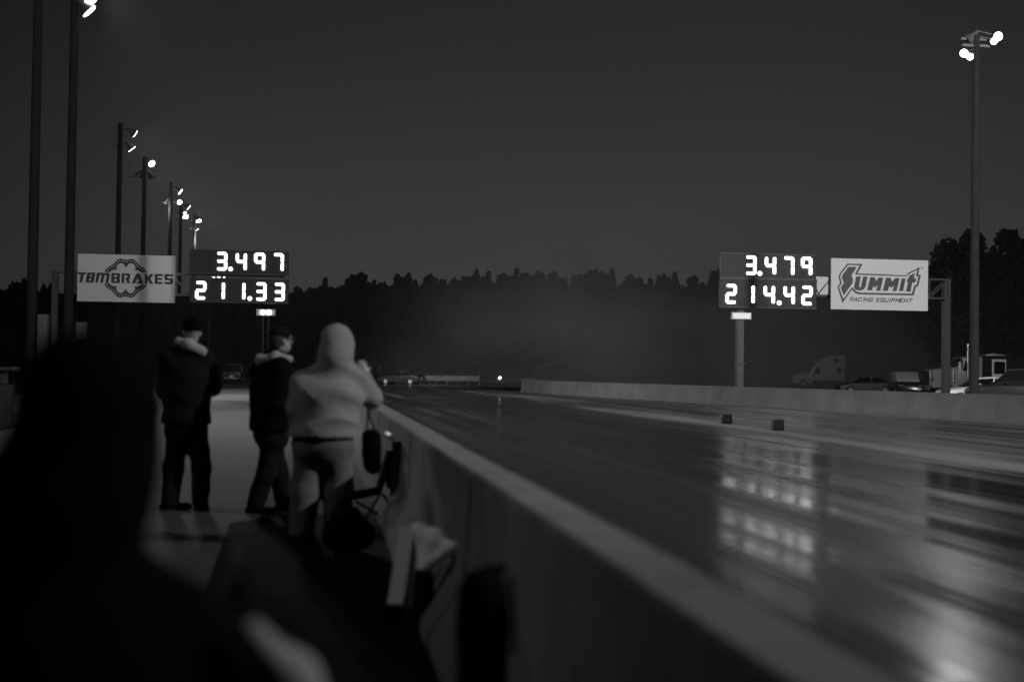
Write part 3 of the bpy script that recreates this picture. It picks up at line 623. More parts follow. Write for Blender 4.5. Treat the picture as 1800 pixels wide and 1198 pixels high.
car('dark boxy van with a pale windscreen between the streamlined truck and the gantry post', 'van', place(1592, 95), -PI/2-.25, 'suv', 'darkpaint', 'silver', 'darkpaint')
car('low grey sedan parked just right of the streamlined semi truck', 'car', place(1521, 112), PI-.15, 'sedan', 'darksteel')
car('white car with only its bonnet showing over the wall behind the right pole', 'car', place(1728, 70), PI-.15, 'sedan', 'white')
car('glossy black car with glinting bumper at the right edge over the wall', 'car', place(1800, 57), PI-.45, 'suv', 'darkpaint')
car('dark pickup parked at the far end between the two left spectators', 'pickup truck', (D(410, 668, 140.)[0], 140., -.03), PI/2, 'pickup', 'darkpaint', name='pickup_truck', group='vehicles at the far end of the strip')
car('dark car parked far down the strip just right of the hooded spectator', 'car', (D(705, 668, 150.)[0], 150., -.03), PI/2+1.1, 'sedan', 'darkpaint', name='parked_car', group='vehicles at the far end of the strip')
# a bike-like racer far down the track: one headlamp burning
pb = D(878.5, 664, 190.)
t = thing('race_car', 'distant car on the track showing one bright headlamp', 'car', (pb[0], 190., 0))
MB(t.location).loft([[(pb[0]+x*.9, 190.+.0+yy, z) for x, z in ((-.5, .1), (.5, .1), (.55, .5), (.3, .85), (-.3, .85), (-.55, .5))] for yy in (0, 1.2, 3.0)]).build('body', M['darkpaint'], t)
MB(t.location).sphere((pb[0], 189.93, pb[2]), .17).build('headlight', M['tail'], t, True)
for sx in (-1, 1): MB(t.location).tube([(pb[0]+sx*.5, 190.6, .25), (pb[0]+sx*.75, 190.6, .25)], .25, 14).build('wheel', M['tyre'], t, 'auto')

# banner fence and arched shelter far down the strip
ba = D(748, 672, 150.); bb = D(843, 672, 150.)
t = thing('banner_fence', 'low pale banner on posts beyond the left wall in the distance', 'fence', (ba[0], 150., 0))
MB(t.location).box((ba[0], 149.97, .42), (bb[0], 150.03, .95), 0).build('banner', mat('banner', .07, .7, .5, .8), t)
for k in range(6): x = ba[0]+(bb[0]-ba[0])*k/5; MB(t.location).tube([(x, 150.06, 0), (x, 150.06, 1.12)], .04, 8).build('post', M['steel'], t)
sa = D(948, 650, 240.); sb = D(1042, 650, 240.); cxs = (sa[0]+sb[0])/2; rw_ = (sb[0]-sa[0])/2
t = thing('arched_shelter', 'faint arched shelter roof in the haze beyond the end of the right wall', 'shelter', (cxs, 240., 0))
arc = [(rw_*math.cos(a), 1.9+1.25*math.sin(a)) for a in [PI*k/24 for k in range(25)]]; arc_in = [(x*.98, z-.10) for x, z in arc]
MB(t.location).prism(arc+arc_in[::-1], 240., 248., org=(cxs, 0, 0)).build('roof', M['white'], t, 'auto')
for sx in (-1, 1):
    for yy in (240.2, 247.8): MB(t.location).bar((cxs+sx*rw_*.97, yy, 0), (cxs+sx*rw_*.97, yy, 1.9), .12).build('post', M['steel'], t)
# utility cabinet at the far left edge
pu = D(2, 670, 32.); 
t = thing('utility_cabinet', 'dull grey utility cabinet at the left edge behind the dark foreground figure', 'cabinet', (pu[0], 32., 0))
MB(t.location).box((pu[0]-.5, 31.8, 0), (pu[0]+.22, 32.3, .92), .02).build('lower_box', M['steel'], t)
MB(t.location).box((pu[0]-.5, 31.85, .94), (pu[0]+.1, 32.25, 1.22), .02).build('upper_box', M['steel'], t)
MB(t.location).box((pu[0]-.6, 31.7, 1.24), (pu[0]+.3, 32.4, 1.32), .02).build('lid', M['darksteel'], t)

# ================================================================== trees
def leaves(P, size, rs):
    """random leaf-clump quads round points P (n,3)"""
    n = len(P); a = rs.normal(size=(n, 3)); a /= np.linalg.norm(a, axis=1)[:, None]; b = rs.normal(size=(n, 3)); b = np.cross(a, b); b /= np.linalg.norm(b, axis=1)[:, None]
    s = size*rs.uniform(.5, 1.3, (n, 1)); V = np.stack([P-a*s-b*s*.6, P+a*s-b*s*.3, P+a*s*.8+b*s*.6, P-a*s*.6+b*s*.7], 1).reshape(-1, 3)
    return V, np.arange(4*n).reshape(-1, 4)
def crown_pts(rs, cx, cy, h, w, n, kind):
    if kind == 'pine':
        t = rs.uniform(0, 1, n)**1.1; z = h*(1-.75*t)                            # 0 top
        lay = .75+.25*np.sin(t*34+rs.uniform(0, 6)); r = w*(.03+np.minimum(1, 1.9*t**.9))*lay*np.sqrt(rs.uniform(.15, 1, n)); a = rs.uniform(0, 2*PI, n)
        return np.stack([cx+r*np.cos(a), cy+r*np.sin(a), z], 1)
    k = rs.randint(5, 9); cs = np.stack([rs.uniform(-.55, .55, k)*w, rs.uniform(-.5, .5, k)*w, h*rs.uniform(.35, .86, k)], 1); cs[0] = (0, 0, h*.82)
    rr = w*rs.uniform(.35, .6, k); i = rs.randint(0, k, n); d = rs.normal(size=(n, 3)); d /= np.linalg.norm(d, axis=1)[:, None]
    p = cs[i]+d*(rr[i]*rs.uniform(.6, 1.0, n)**.4)[:, None]*np.array([1, 1, .85]); p[:, 2] = np.clip(p[:, 2], h*.12, h)
    return p+np.array([cx, cy, 0])
px_top = [(-250, 505), (0, 503), (45, 492), (95, 503), (200, 503), (330, 507), (430, 506), (515, 508), (560, 498), (590, 490), (640, 482), (665, 490), (730, 486), (790, 482), (850, 474), (870, 480), (960, 478), (1060, 478), (1140, 483), (1240, 486), (1262, 470), (1300, 484), (1440, 490), (1600, 492), (1800, 492), (2100, 490)]
rs = np.random.RandomState(5); Vs = []; Fs = []; off = 0
px = -260.
rows = []
while px < 2080: rows.append((px, 0)); px += rs.uniform(6, 12)
for row in (1, 2, 3):
    px = -260.
    while px < 2080: rows.append((px, row)); px += rs.uniform(16, 26)
for px, row in rows:
    Y = 300+row*-5+rs.uniform(-3, 3); top = np.interp(px, [a for a, _ in px_top], [b for _, b in px_top])
    top += rs.choice([-5, -1, 2, 4, 7, 9], p=[.07, .2, .25, .2, .18, .10]) if row == 0 else (rs.uniform(3, 16) if row == 1 else rs.uniform(8, 40)*(row-1))
    pt = D(px, top, Y); h = pt[2]; kind = 'pine' if rs.rand() < (.6 if px > 850 else .35) else 'round'
    w = rs.uniform(2.6, 4.4) if kind == 'pine' else rs.uniform(2.6, 4.4)
    n = 900 if row == 0 else 200
    if row: w *= 1.7
    V, F_ = leaves(crown_pts(rs, pt[0], pt[1], h, w, n, kind), .42 if row == 0 else 1.05, rs); Vs.append(V); Fs.append(F_+off); off += len(V)
    T = MB().tube([(pt[0], pt[1], -.5), (pt[0], pt[1], h*.9)], [.28, .05], 5); Vs.append(np.array(T.v)); q = [f for f in T.f if len(f) == 4]; Fs.append(np.array(q)+off); off += len(T.v)
me = bpy.data.meshes.new('forest'); me.from_pydata(np.concatenate(Vs).tolist(), [], np.concatenate(Fs).tolist())
tag(link('forest', me, M['foliage']), 'dark far wood of pines and broadleaf trees closing the end of the strip', 'forest', None, 'stuff')
# inner darkness of the wood: trunks and undergrowth stand so deep that no light comes through
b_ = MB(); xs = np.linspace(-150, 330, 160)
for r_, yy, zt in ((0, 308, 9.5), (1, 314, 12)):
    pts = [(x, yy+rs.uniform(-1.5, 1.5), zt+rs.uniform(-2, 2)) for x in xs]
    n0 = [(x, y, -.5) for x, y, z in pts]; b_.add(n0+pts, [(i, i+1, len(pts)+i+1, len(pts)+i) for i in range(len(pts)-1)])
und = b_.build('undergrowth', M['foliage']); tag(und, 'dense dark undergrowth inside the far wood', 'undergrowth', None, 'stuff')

def big_tree(label, px, top, Y, w, seed, n=5200):
    rs = np.random.RandomState(seed); p = D(px, top, Y); h = p[2]; base = (p[0], p[1], 0)
    t = thing('tree', label, 'tree', base, 0, 'large dark trees at the right edge')
    mb = MB().tube([(0, 0, -.3), (.1, 0, h*.2), (-.1, .1, h*.5), (0, 0, h*.85)], [.45, .36, .22, .05], 10)
    k = 12; cs = []
    for i in range(k):
        a = rs.uniform(0, 2*PI); z = h*rs.uniform(.28, .84); r = w*(.72 if z < h*.6 else .45)*rs.uniform(.4, 1)
        c = np.array([r*math.cos(a), r*math.sin(a), z]); cs.append((c, w*rs.uniform(.26, .42)))
        mb.tube([(0, 0, z*.62), tuple(c*np.array([.5, .5, .86])), tuple(c)], [.16, .09, .03], 6)
    cs.append((np.array([0, 0, h-w*.3]), w*.3)); cs.append((np.array([w*.1, 0, h*.66]), w*.5)); cs.append((np.array([0, 0, h*.35]), w*.55))
    mb.build('trunk', M['bark'], t, 'auto')
    Ps = []
    for c, r in cs:
        m_ = int(n/len(cs)); d = rs.normal(size=(m_, 3)); d /= np.linalg.norm(d, axis=1)[:, None]; Ps.append(c+d*(r*rs.uniform(.2, 1, m_)**.45)[:, None])
    V, F_ = leaves(np.concatenate(Ps), .34, rs)
    me = bpy.data.meshes.new('crown'); me.from_pydata(V.tolist(), [], F_.tolist()); link('crown', me, M['foliage'], t)
big_tree('large round dark tree right behind the white racing-equipment sign', 1668, 418, 150, 6.0, 1)
big_tree('large dark tree whose crown shows on both sides of the right light pole', 1708, 404, 156, 5.2, 2)
big_tree('large dark tree with the highest crown right of the right light pole', 1772, 402, 150, 4.6, 3)
big_tree('large dark tree cut off by the right edge of the picture', 1818, 412, 160, 5.6, 4)
big_tree('lower dark tree filling the dip beside the right light pole', 1738, 452, 158, 4.6, 6)
big_tree('dark tree rising just left of the right scoreboards', 1258, 474, 262, 4.2, 8, 2600)

# ================================================================== people
def N(v): v = np.asarray(v, float); return v/np.linalg.norm(v)
def hand_prims(wr, fing, pn, s=1.0, curl=.6):
    """wrist, finger direction, palm normal (towards what it holds) -> palm, four fingers and a thumb"""
    f = N(fing); n = N(np.asarray(pn)-f*(np.asarray(pn)@f)); sd = np.cross(f, n); P = []
    pc = wr+f*.045*s
    P.append(('c', wr, wr+f*.075*s, .026*s, .030*s, .02)); P.append(('c', pc-sd*.018*s, pc+sd*.02*s+f*.03*s, .022*s, .022*s, .02))
    for i, (o, L) in enumerate(((-.030, .068), (-.010, .078), (.010, .074), (.029, .058))):
        a = wr+f*.088*s+sd*o*s; c1 = N(f+n*curl*.6); b = a+c1*L*.45*s; c2 = N(f+n*curl*1.8); c = b+c2*L*.32*s; c3 = N(f*.6+n*curl*2.6); d = c+c3*L*.25*s
        P += [('c', a, b, .0098*s, .0090*s, .006), ('c', b, c, .0090*s, .0084*s, .004), ('c', c, d, .0084*s, .0072*s, .004)]
    a = wr+f*.028*s-sd*.028*s; b = a+N(f*.7-sd*.8+n*.3)*.042*s; c = b+N(f+n*.6-sd*.1)*.032*s
    P += [('c', a, b, .013*s, .0105*s, .012), ('c', b, c, .0105*s, .0085*s, .005)]
    return P
def person(label, J, face, m, hoodup=False, heavy=1.0, h=.012, cuff=.02, legs=True, hem=None, hat=None, scarf=None, fold=.006, hands=None, jr=1.0, hs_=1.0, sleeve=None):
    """J: joints in world metres; face: direction faced."""
    f = N([face[0], face[1], 0]); side = np.array([f[1], -f[0], 0]); up = np.array([0, 0, 1.])
    gnd = (J['pelvis'][0], J['pelvis'][1], 0.0); t = thing('person', label, 'person', gnd)
    hd = J['head']; hf = N(J.get('look', f)); hs = N(np.cross(hf, up)); hax = [hs, hf, np.cross(hs, hf)]
    B = []
    def hp(x, y, z): return hd+hax[0]*x+hax[1]*y+hax[2]*z
    B += [('e', hp(0, -.012, .028), (.077, .093, .088), hax), ('e', hp(0, .022, -.035), (.060, .068, .075), hax, .03), ('e', hp(0, .055, -.085), (.030, .028, .028), hax, .03)]
    B += [('c', hp(0, .092, .012), hp(0, .112, -.022), .010, .014, .012), ('e', hp(0, .085, -.056), (.026, .014, .011), hax, .008), ('c', hp(-.05, .078, .030), hp(.05, .078, .030), .012, .012, .015)]
    for s in (-1, 1): B += [('e', hp(s*.032, .080, .010), (.014, .010, .010), hax, .004), ('e', hp(s*.080, -.005, -.008), (.011, .022, .034), hax, .008)]
    hw = heavy
    B += [('c', J['neck']-up*.02, hd-up*.05-hf*.01, .062, .056, .03)]
    ch = J['chest']; pe = J['pelvis']
    B += [('e', ch, (.165*hw, .115*hw, .20), [side, f, up], .06), ('e', (ch+pe)/2, (.15*hw, .115*hw, .2), [side, f, up], .08), ('e', pe, (.165*hw, .12*hw, .13), [side, f, up], .07)]
    B += [('c', J['shL'], J['shR'], .065, .065, .07)]
    for s in 'LR':
        B += [('c', J['sh'+s], J['el'+s], .052, .042, .04), ('c', J['el'+s], J['ha'+s], .041, .027, .02)]
        if hands and s in hands: B += hand_prims(J['ha'+s], *hands[s])
        else: B += hand_prims(J['ha'+s], J['ha'+s]-J['el'+s], f*.7+up*.2)
        if legs:
            B += [('c', J['hip'+s], J['kn'+s], .085, .058, .05), ('c', J['kn'+s], J['an'+s], .056, .038, .03)]
            a = J['an'+s]; tf = J.get('toe'+s, f); B += [('c', a-N(tf)*.03-up*.03, a+N(tf)*.14-up*.055, .038, .026, .03)]
    soft('body', B, M['skin'], t, gnd, h, .03)
    # jacket / hoodie
    o = .028*jr; Jk = [('e', ch-up*.02, (.175*hw+o, .125*hw+o, .22), [side, f, up], .06), ('e', (ch+pe)/2, (.172*hw+o, .13*hw+o, .26), [side, f, up], .09), ('e', pe+up*.02, (.176*hw+o, .135*hw+o, .17), [side, f, up], .06),
          ('c', J['shL'], J['shR'], .075+o*.5, .075+o*.5, .08), ('c', J['neck']-up*.05, J['neck']+up*.015, .095, .075, .05)]
    for s in 'LR': Jk.append(('c', J['neck']-up*.03, J['sh'+s]+up*.005, .095*hw**.5, .075+o, .05))
    hemz = hem if hem is not None else pe[2]-.06
    for s in 'LR':
        fw = J['ha'+s]-(N(J['ha'+s]-J['el'+s]))*cuff
        Jk += [('c', J['sh'+s], J['el'+s], .066+o, .056+o*.8, .05), ('c', J['el'+s], fw, .055+o*.8, .038+o*.4, .03)]
    if hoodup:
        Jk += [('e', hp(0, -.022, .02), (.130*hs_, .145*hs_, .155*hs_), hax, .05), ('e', hp(0, -.04, -.08), (.125*hs_, .12*hs_, .12), hax, .05), ('c', J['neck']-f*.03-up*.03, J['neck']-f*.05+up*.08, .14*hs_**2, .125*hs_, .07)]
    cf = cloth_fold(fold, int(abs(pe[0]*100)) % 17)
    def cutter(X):
        d = hemz-X[2]
        near = np.zeros_like(d, bool)
        for s in 'LR':
            near |= (caps(X, J['el'+s], J['ha'+s], .1, .09) < 0)
        d = np.where(near, -1, d)
        if hoodup:                                                          # opening of the hood at the face
            fo = elli(X, hp(0, .125, -.01), (.075, .085, .105), hax); d = np.maximum(d, -fo)
        return d
    soft('hoodie' if hoodup else 'jacket', Jk, M[m['top']], t, gnd, h, .04, fold=cf, cut=cutter)
    if legs:
        band = [('e', np.array([pe[0], pe[1], hemz+.035]), (.165*hw+o, .13*hw+o, .06), [side, f, up])]
        soft('hem_band', band, M[m['top']], t, gnd, h, .03, fold=cloth_fold(.003, 3))
        Tr = [('e', pe-up*.04, (.160*hw+.015, .13*hw+.012, .19), [side, f, up], .06)]
        for s in 'LR': Tr += [('c', J['hip'+s], J['kn'+s], .100*hw**.5, .082*hw, .05), ('c', J['kn'+s], J['an'+s]+up*.01, .08*hw, .074*hw, .04)]
        soft('trousers', Tr, M[m['legs']], t, gnd, h, .035, fold=cloth_fold(.008, 5), cut=lambda X: .045-X[2])
        for s in 'LR':
            a = J['an'+s]; tf = N(J.get('toe'+s, f)); 
            soft('shoe', [('c', a-tf*.05-up*.045, a+tf*.02-up*.02, .045, .048), ('c', a-tf*.05-up*.05, a+tf*.17-up*.055, .042, .040), ('e', a+tf*.12-up*.05, (.048, .075, .038), [np.cross(tf, up), tf, up])], M[m['shoes']], t, gnd, .01, .03, cut=lambda X: .006-X[2])
    if hat == 'beanie':
        soft('beanie', [('e', hp(0, -.012, .045), (.09, .108, .098), hax), ('c', hp(0, -.02, .10), hp(0, -.03, .15), .05, .02)], M[m['hat']], t, gnd, .01, .03, fold=cloth_fold(.002, 2), cut=lambda X: -((X[0]-hd[0])*hax[2][0]+(X[1]-hd[1])*hax[2][1]+(X[2]-hd[2])*hax[2][2])-.005)
    if hat == 'hair' or hat == 'cap':
        soft('hair', [('e', hp(0, -.022, .03), (.086, .096, .096), hax), ('e', hp(0, -.06, -.03), (.068, .05, .07), hax)], M['hair'], t, gnd, .01, .03, fold=cloth_fold(.003, 2))
    if hat == 'cap':
        soft('cap', [('e', hp(0, -.01, .055), (.092, .105, .075), hax), ('c', hp(0, .09, .05), hp(0, .16, .035), .03, .02)], M[m['hat']], t, gnd, .01, .02)
        g = MB(gnd)
        for s in (-1, 1): g.tube([hp(s*.055, .1, .012), hp(s*.082, .06, .012), hp(s*.086, -.01, .012)], .004, 6); g.sphere(hp(s*.032, .103, .01), (.02, .02, .016), 10, 6)
        g.build('glasses', M['plastic'], t, True)
    if scarf:
        soft('collar', scarf, M['palecloth'], t, gnd, .01, .03, fold=cloth_fold(.014, 4))
    return t
# man in grey hoodie, nearest of the three
Yh = 11.0
Jh = dict(head=D(595, 606, Yh+.02), neck=D(588, 648, Yh), chest=D(572, 690, Yh), pelvis=D(567, 770, Yh), shL=D(538, 677, Yh), shR=D(614, 664, Yh+.05),
          elL=D(528, 725, Yh+.15), haL=D(585, 705, Yh+.42), elR=D(654, 698, Yh+.12), haR=D(641, 660, Yh+.40),
          hipL=D(546, 790, Yh), hipR=D(592, 790, Yh), knL=D(536, 862, Yh+.02), knR=D(596, 862, Yh+.02), anL=D(530, 933, Yh), anR=D(592, 934, Yh+.05))
Jh['look'] = np.array([.35, .93, .0])
Jh['toeL'] = np.array([-.2, 1, 0]); Jh['toeR'] = np.array([.3, 1, 0])
person('person in light grey hoodie with the hood up, seen from behind', Jh, (.15, 1), dict(top='hoodie', legs='denim', shoes='darkcloth'), True, 1.40, fold=.017, hem=D(567, 767, Yh)[2], jr=1.25, hs_=.96,
       hands={'R': (np.array([-.2, .3, 1.0]), np.array([-.3, 1, 0])), 'L': (np.array([.8, .3, .4]), np.array([0, .5, .8]))})
# camera held up in front of him
cc = D(652, 650, Yh+.50)
t = thing('camera', 'small black camera held up by the person in the grey hoodie', 'camera', cc)
MB(cc).box(cc-np.array([.07, .035, .045]), cc+np.array([.07, .035, .045]), .01).build('camera_body', M['plastic'], t)
MB(cc).tube([cc+np.array([0, .03, 0]), cc+np.array([0, .13, 0])], [.035, .04], 14).build('lens', M['plastic'], t, 'auto')
MB(cc).box(cc+np.array([-.02, -.03, .045]), cc+np.array([.02, .03, .07]), .006).build('viewfinder', M['plastic'], t)
# bag hanging from his forearm by two straps
bc = D(652, 780, Yh+.1)
t = thing('shoulder_bag', 'black bag hanging on long straps from the right arm of the hooded person', 'bag', bc)
soft('bag_body', [('c', bc+np.array([-.02, 0, .06]), bc+np.array([.0, .02, -.16]), .055, .06), ('c', bc+np.array([.03, 0, .06]), bc+np.array([.03, .02, -.18]), .05, .055)], M['blackcloth'], t, bc, .012, .04, fold=cloth_fold(.004, 8))
for dx in (-.035, .035): MB(bc).tube([bc+np.array([dx, 0, .1]), D(648+dx*60, 735, Yh+.12), D(649+dx*60, 706, Yh+.12)], .008, 6).build('strap', M['blackcloth'], t)

# man in black vest with pale collar, looking right
Yv = 13.4
Jv = dict(head=D(494, 598, Yv), neck=D(484, 628, Yv), chest=D(477, 675, Yv), pelvis=D(477, 750, Yv), shL=D(463, 652, Yv+.15), shR=D(492, 652, Yv-.15), elL=D(470, 702, Yv+.22), haL=D(496, 728, Yv+.22), elR=D(482, 705, Yv-.2), haR=D(512, 722, Yv-.14),
          hipL=D(474, 765, Yv+.07), hipR=D(480, 765, Yv-.07), knL=D(490, 828, Yv+.1), knR=D(468, 830, Yv-.05), anL=D(500, 884, Yv+.15), anR=D(449, 888, Yv-.02))
Jv['look'] = np.array([.85, .45, .05]); Jv['toeR'] = np.array([.9, -.25, 0]); Jv['toeL'] = np.array([1, .3, 0])
up = np.array([0, 0, 1.])
nk = Jv['neck']
person('person in black jacket with pale collar, looking right beside the grey hoodie', Jv, (.8, .6), dict(top='blackcloth', legs='darkcloth', shoes='blackcloth', hat='darkcloth'), False, 1.12, hem=D(477, 757, Yv)[2], hat='cap', jr=1.3,
       scarf=[('c', nk+np.array([-.13, -.03, -.04]), nk+np.array([.0, -.11, -.0]), .055, .055), ('c', nk+np.array([.0, -.11, .0]), nk+np.array([.13, -.06, -.02]), .055, .04), ('c', nk+np.array([-.13, -.03, -.04]), nk+np.array([-.05, .09, 0]), .055, .05)])
# man furthest left
Ym = 13.7
Jm = dict(head=D(337, 583, Ym), neck=D(334, 612, Ym), chest=D(330, 660, Ym), pelvis=D(328, 742, Ym), shL=D(300, 632, Ym), shR=D(358, 632, Ym+.02), elL=D(293, 688, Ym+.08), haL=D(318, 700, Ym+.34), elR=D(374, 680, Ym+.1), haR=D(345, 690, Ym+.34),
          hipL=D(314, 755, Ym), hipR=D(345, 755, Ym), knL=D(306, 822, Ym+.03), knR=D(354, 822, Ym), anL=D(299, 882, Ym), anR=D(352, 884, Ym))
Jm['look'] = np.array([-.35, .93, -.1]); Jm['toeL'] = np.array([.5, -.4, 0]) if False else np.array([.9, .35, 0]); Jm['toeR'] = np.array([.2, 1, 0])
nk = Jm['neck']
person('person in dark jacket and beanie with a pale scarf, standing legs apart on the left', Jm, (.1, 1), dict(top='darkcloth', legs='darkcloth', shoes='blackcloth', hat='blackcloth'), False, 1.12, hem=D(328, 745, Ym)[2], hat='beanie', jr=1.2,
       scarf=[('c', nk+np.array([-.10, -.07, .06]), nk+np.array([.0, -.12, .03]), .042, .055), ('c', nk+np.array([.0, -.12, .03]), nk+np.array([.12, -.09, -.03]), .06, .055)])
# big dark foreground figure sitting low at the left, out of focus
Yn = 2.15
Jn = dict(head=D(160, 762, Yn), neck=D(85, 1010, Yn), chest=D(110, 1180, Yn), pelvis=D(100, 1560, Yn-.05), shL=D(-120, 1080, Yn), shR=D(290, 1165, Yn), elL=D(-160, 1400, Yn+.1), haL=D(60, 1420, Yn+.35), elR=D(330, 1330, Yn+.04), haR=D(340, 1420, Yn+.22),
          hipL=D(20, 1580, Yn), hipR=D(190, 1580, Yn), knL=D(40, 1560, Yn+.45), knR=D(230, 1560, Yn+.45), anL=D(40, 1990, Yn+.55), anR=D(230, 1990, Yn+.55))
Jn['look'] = np.array([.1, 1, -.1])
tN = person('person in black hooded jacket close to the camera at lower left, blurred and unlit', Jn, (.1, 1), dict(top='blackcloth', legs='blackcloth', shoes='blackcloth'), True, 1.15, hem=.22, h=.014, cuff=.02, fold=.006, jr=.9, hs_=.84)
soft('sleeve', [('c', D(442, 1112, Yn-.10), D(512, 1195, Yn-.06), .020, .031), ('c', D(512, 1195, Yn-.06), D(570, 1290, Yn), .042, .036)], M['palecloth'], tN, tuple(tN.location), .01, .03, fold=cloth_fold(.004, 1))
# stool under him
st_ = (Jn['pelvis'][0], Jn['pelvis'][1], 0)
t = thing('folding_stool', 'small folding stool under the blurred foreground person', 'stool', st_)
MB().box((-.2, -.18, .34), (.2, .18, .37), .01).build('seat', M['blackcloth'], t)
for sx in (-1, 1):
    for sy in (-1, 1): MB().tube([(sx*.18, sy*.16, .34), (sx*.18, -sy*.16, .0)], .012, 8).build('leg', M['darksteel'], t)

# ================================================================== things left at the wall
def bag_tube(label, name, cat, base_pt, h, r, tilt=(0, 0), topm='plastic'):
    b = np.array(base_pt); t = thing(name, label, cat, b); ax = N([tilt[0], tilt[1], 1])
    return t, b, ax
pb0 = G(850, 1360); pb0 = np.array([.50, 3.95, 0])
top = D(850, 1012, 3.95); pb0 = np.array([top[0], 3.95, 0])
t = thing('chair_bag', 'upright black carry bag in the lower middle against the near wall, out of focus', 'bag', pb0)
soft('bag_body', [('c', pb0+up*.09, np.array([top[0], 3.95, top[2]-.045]), .082, .072)], M['blackcloth'], t, pb0, .012, .03, fold=cloth_fold(.005, 6))
soft('drawstring_top', [('c', np.array([top[0], 3.95, top[2]-.02]), D(885, 995, 3.95), .03, .012), ('c', np.array([top[0]-.03, 3.95, top[2]-.03]), D(862, 1003, 3.95), .03, .02)], M['blackcloth'], t, pb0, .008, .02)
MB(pb0).tube([D(898, 1010, 3.93), D(905, 1080, 3.9), D(903, 1150, 3.9)], .007, 6).build('carry_strap', M['blackcloth'], t)
# folding camp chair beside the hooded man: dark frame, pale armrest tip
q0 = G(672, 918)
t = thing('camp_chair', 'dark folding camp chair with pale top beside the hooded person', 'chair', q0)
def cp(px, py, dy=0): return D(px, py, q0[1]+dy)
MB(q0).tube([cp(690, 915), cp(694, 860), cp(699, 775)], [.035, .045, .05], 10).build('back_post', M['plastic'], t, 'auto')
soft('backrest', [('c', cp(668, 855, .05), cp(685, 800, .05), .03, .045), ('c', cp(688, 850, .12), cp(690, 800, .12), .05, .05)], M['darkcloth'], t, q0, .01, .04)
MB(q0).tube([cp(662, 852, -.03), cp(680, 790, -.03)], .014, 8).build('side_tube', M['silver'], t, 'auto')
soft('rolled_top', [('c', cp(679, 763), cp(689, 768), .028, .026)], M['paper'], t, q0, .008, .02)
soft('seat', [('c', cp(612, 872, .1), cp(665, 862, .05), .04, .04)], M['blackcloth'], t, q0, .012, .06)
for a, b in (((615, 878), (600, 915)), ((668, 868), (640, 915)), ((672, 868), (712, 912)), ((625, 880), (690, 918))): MB(q0).tube([cp(*a), cp(*b)], .014, 8).build('leg', M['darksteel'], t, 'auto')
# black duffel on the ground
q1 = G(610, 975)
t = thing('duffel_bag', 'black duffel bag on the ground behind the feet of the hooded person', 'bag', q1)
soft('bag_body', [('c', q1+np.array([-.06, .1, .13]), q1+np.array([.10, .16, .13]), .12, .11), ('c', q1+np.array([-.05, .1, .2]), q1+np.array([.04, .14, .27]), .08, .07)], M['blackcloth'], t, q1, .014, .08, fold=cloth_fold(.007, 9), cut=lambda X: .004-X[2])
MB(q1).tube([q1+np.array([-.12, .0, .3]), q1+np.array([-.03, -.02, .40]), q1+np.array([.08, .0, .3])], .012, 8).build('handle', M['darkcloth'], t)
# narrow white board and a pale folded cloth leaning against the wall
Yw = 7.6
a = D(716, 925, Yw); b = D(694, 1062, Yw-.15)
t = thing('white_board', 'narrow white strip of board standing upright against the near wall', 'board', (b[0], b[1], 0))
MB((b[0], b[1], 0)).loft([[np.array([p[0]+dx, p[1]+dy, p[2]]) for dx, dy in ((-.038, 0), (.038, -.01), (.038, .012), (-.038, .022))] for p in (b, (a+b)/2, a)]).build('panel', M['paper'], t)
MB((b[0], b[1], 0)).box((b[0]-.06, b[1]-.05, 0), (b[0]+.05, b[1]+.05, b[2]+.005), .01).build('foot', M['darkcloth'], t)
MB((b[0], b[1], 0)).tube([np.array([b[0]+.06, b[1]+.1, 0]), a+np.array([.05, .05, .0])], .012, 8).build('prop_stick', M['darksteel'], t)
c1, c2, c3, c4 = D(738, 932, Yw-.2), D(796, 962, Yw-.35), D(745, 1000, Yw-.3), D(768, 940, Yw-.26)
t = thing('folded_cloth', 'pale folded cloth corner lying against the foot of the near wall', 'cloth', ((c1+c3)/2*np.array([1, 1, 0])))
o = np.array(t.location)
soft('fabric', [('c', c1, c2, .035, .022), ('c', c1, c3, .035, .02), ('c', c4, c3, .04, .02), ('c', c2, c3, .02, .02)], M['paper'], t, o, .01, .05, fold=cloth_fold(.004, 7))
soft('box_below', [('c', c3-np.array([0, 0, .03]), np.array([c3[0], c3[1], .08]), .05, .07)], M['darkcloth'], t, o, .012, .04, cut=lambda X: .004-X[2])

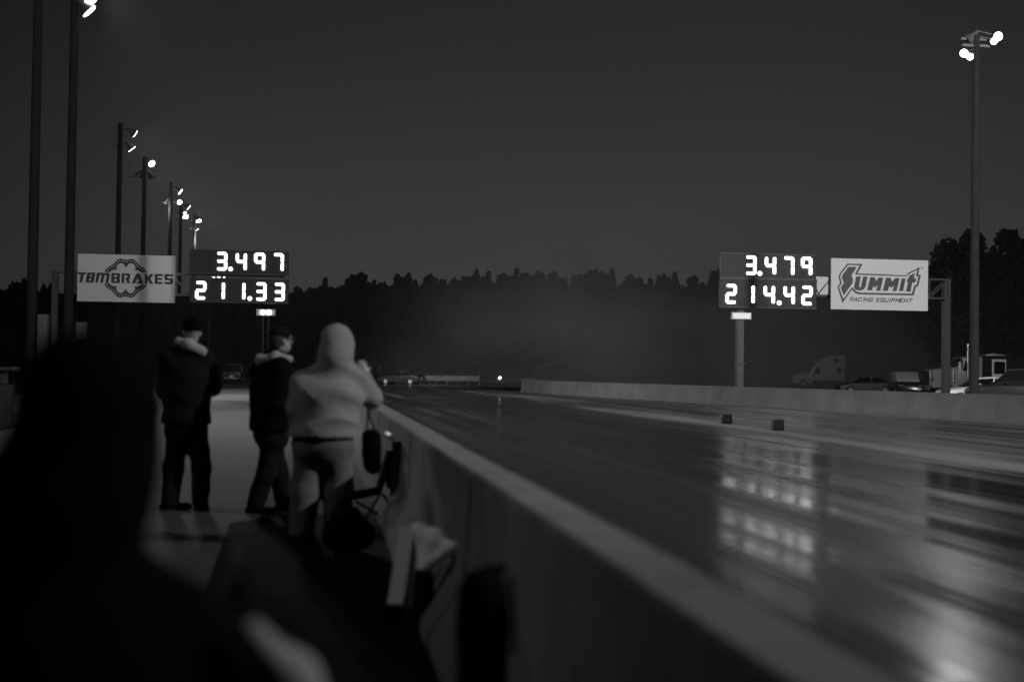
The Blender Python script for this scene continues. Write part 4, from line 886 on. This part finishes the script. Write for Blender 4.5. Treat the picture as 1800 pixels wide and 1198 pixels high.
# ================================================================== haze and tyre smoke
def volume(name, density, noise=None, box=None, label=None):
    m = bpy.data.materials.new(name); m.use_nodes = True; nt = m.node_tree; nt.nodes.remove(nt.nodes['Principled BSDF'])
    v = nt.nodes.new('ShaderNodeVolumePrincipled'); v.inputs['Color'].default_value = (.9, .9, .9, 1); v.inputs['Density'].default_value = density; v.inputs['Anisotropy'].default_value = .3
    nt.links.new(v.outputs[0], nt.nodes['Material Output'].inputs['Volume']); return m
lo, hi = (-420, -30, -1.2), (520, 345, 26)
hz = MB().box(lo, hi).build('haze', volume('haze_air', .00007)); hz['kind'] = 'stuff'

m = bpy.data.materials.new('smoke_air'); m.use_nodes = True; nt = m.node_tree; nt.nodes.remove(nt.nodes['Principled BSDF'])
v = nt.nodes.new('ShaderNodeVolumePrincipled'); v.inputs['Color'].default_value = (.9, .9, .9, 1); v.inputs['Anisotropy'].default_value = .2
tcn = nt.nodes.new('ShaderNodeTexCoord'); ln = nt.nodes.new('ShaderNodeVectorMath'); ln.operation = 'LENGTH'; nt.links.new(tcn.outputs['Object'], ln.inputs[0])
fall = nt.nodes.new('ShaderNodeMapRange'); fall.interpolation_type = 'SMOOTHSTEP'; nt.links.new(ln.outputs['Value'], fall.inputs[0])
fall.inputs[1].default_value = 1.0; fall.inputs[2].default_value = .1; fall.inputs[3].default_value = 0; fall.inputs[4].default_value = 1
ns = nt.nodes.new('ShaderNodeTexNoise'); ns.inputs['Scale'].default_value = 2.6; ns.inputs['Detail'].default_value = 3; nt.links.new(tcn.outputs['Object'], ns.inputs['Vector'])
mm = nt.nodes.new('ShaderNodeMath'); mm.operation = 'MULTIPLY'; nt.links.new(fall.outputs[0], mm.inputs[0]); nr = nt.nodes.new('ShaderNodeMapRange'); nt.links.new(ns.outputs[0], nr.inputs[0]); nr.inputs[1].default_value = .38; nr.inputs[2].default_value = .66; nr.inputs[3].default_value = .12; nt.links.new(nr.outputs[0], mm.inputs[1])
m3 = nt.nodes.new('ShaderNodeMath'); m3.operation = 'MULTIPLY'; nt.links.new(mm.outputs[0], m3.inputs[0]); m3.inputs[1].default_value = .046
nt.links.new(m3.outputs[0], v.inputs['Density']); nt.links.new(v.outputs[0], nt.nodes['Material Output'].inputs['Volume'])
sm = MB().sphere((0, 0, 0), 1.0, 32, 20).build('tyre_smoke', m); sm.location = (48, 190, -2); sm.scale = (52, 85, 30); sm['kind'] = 'stuff'
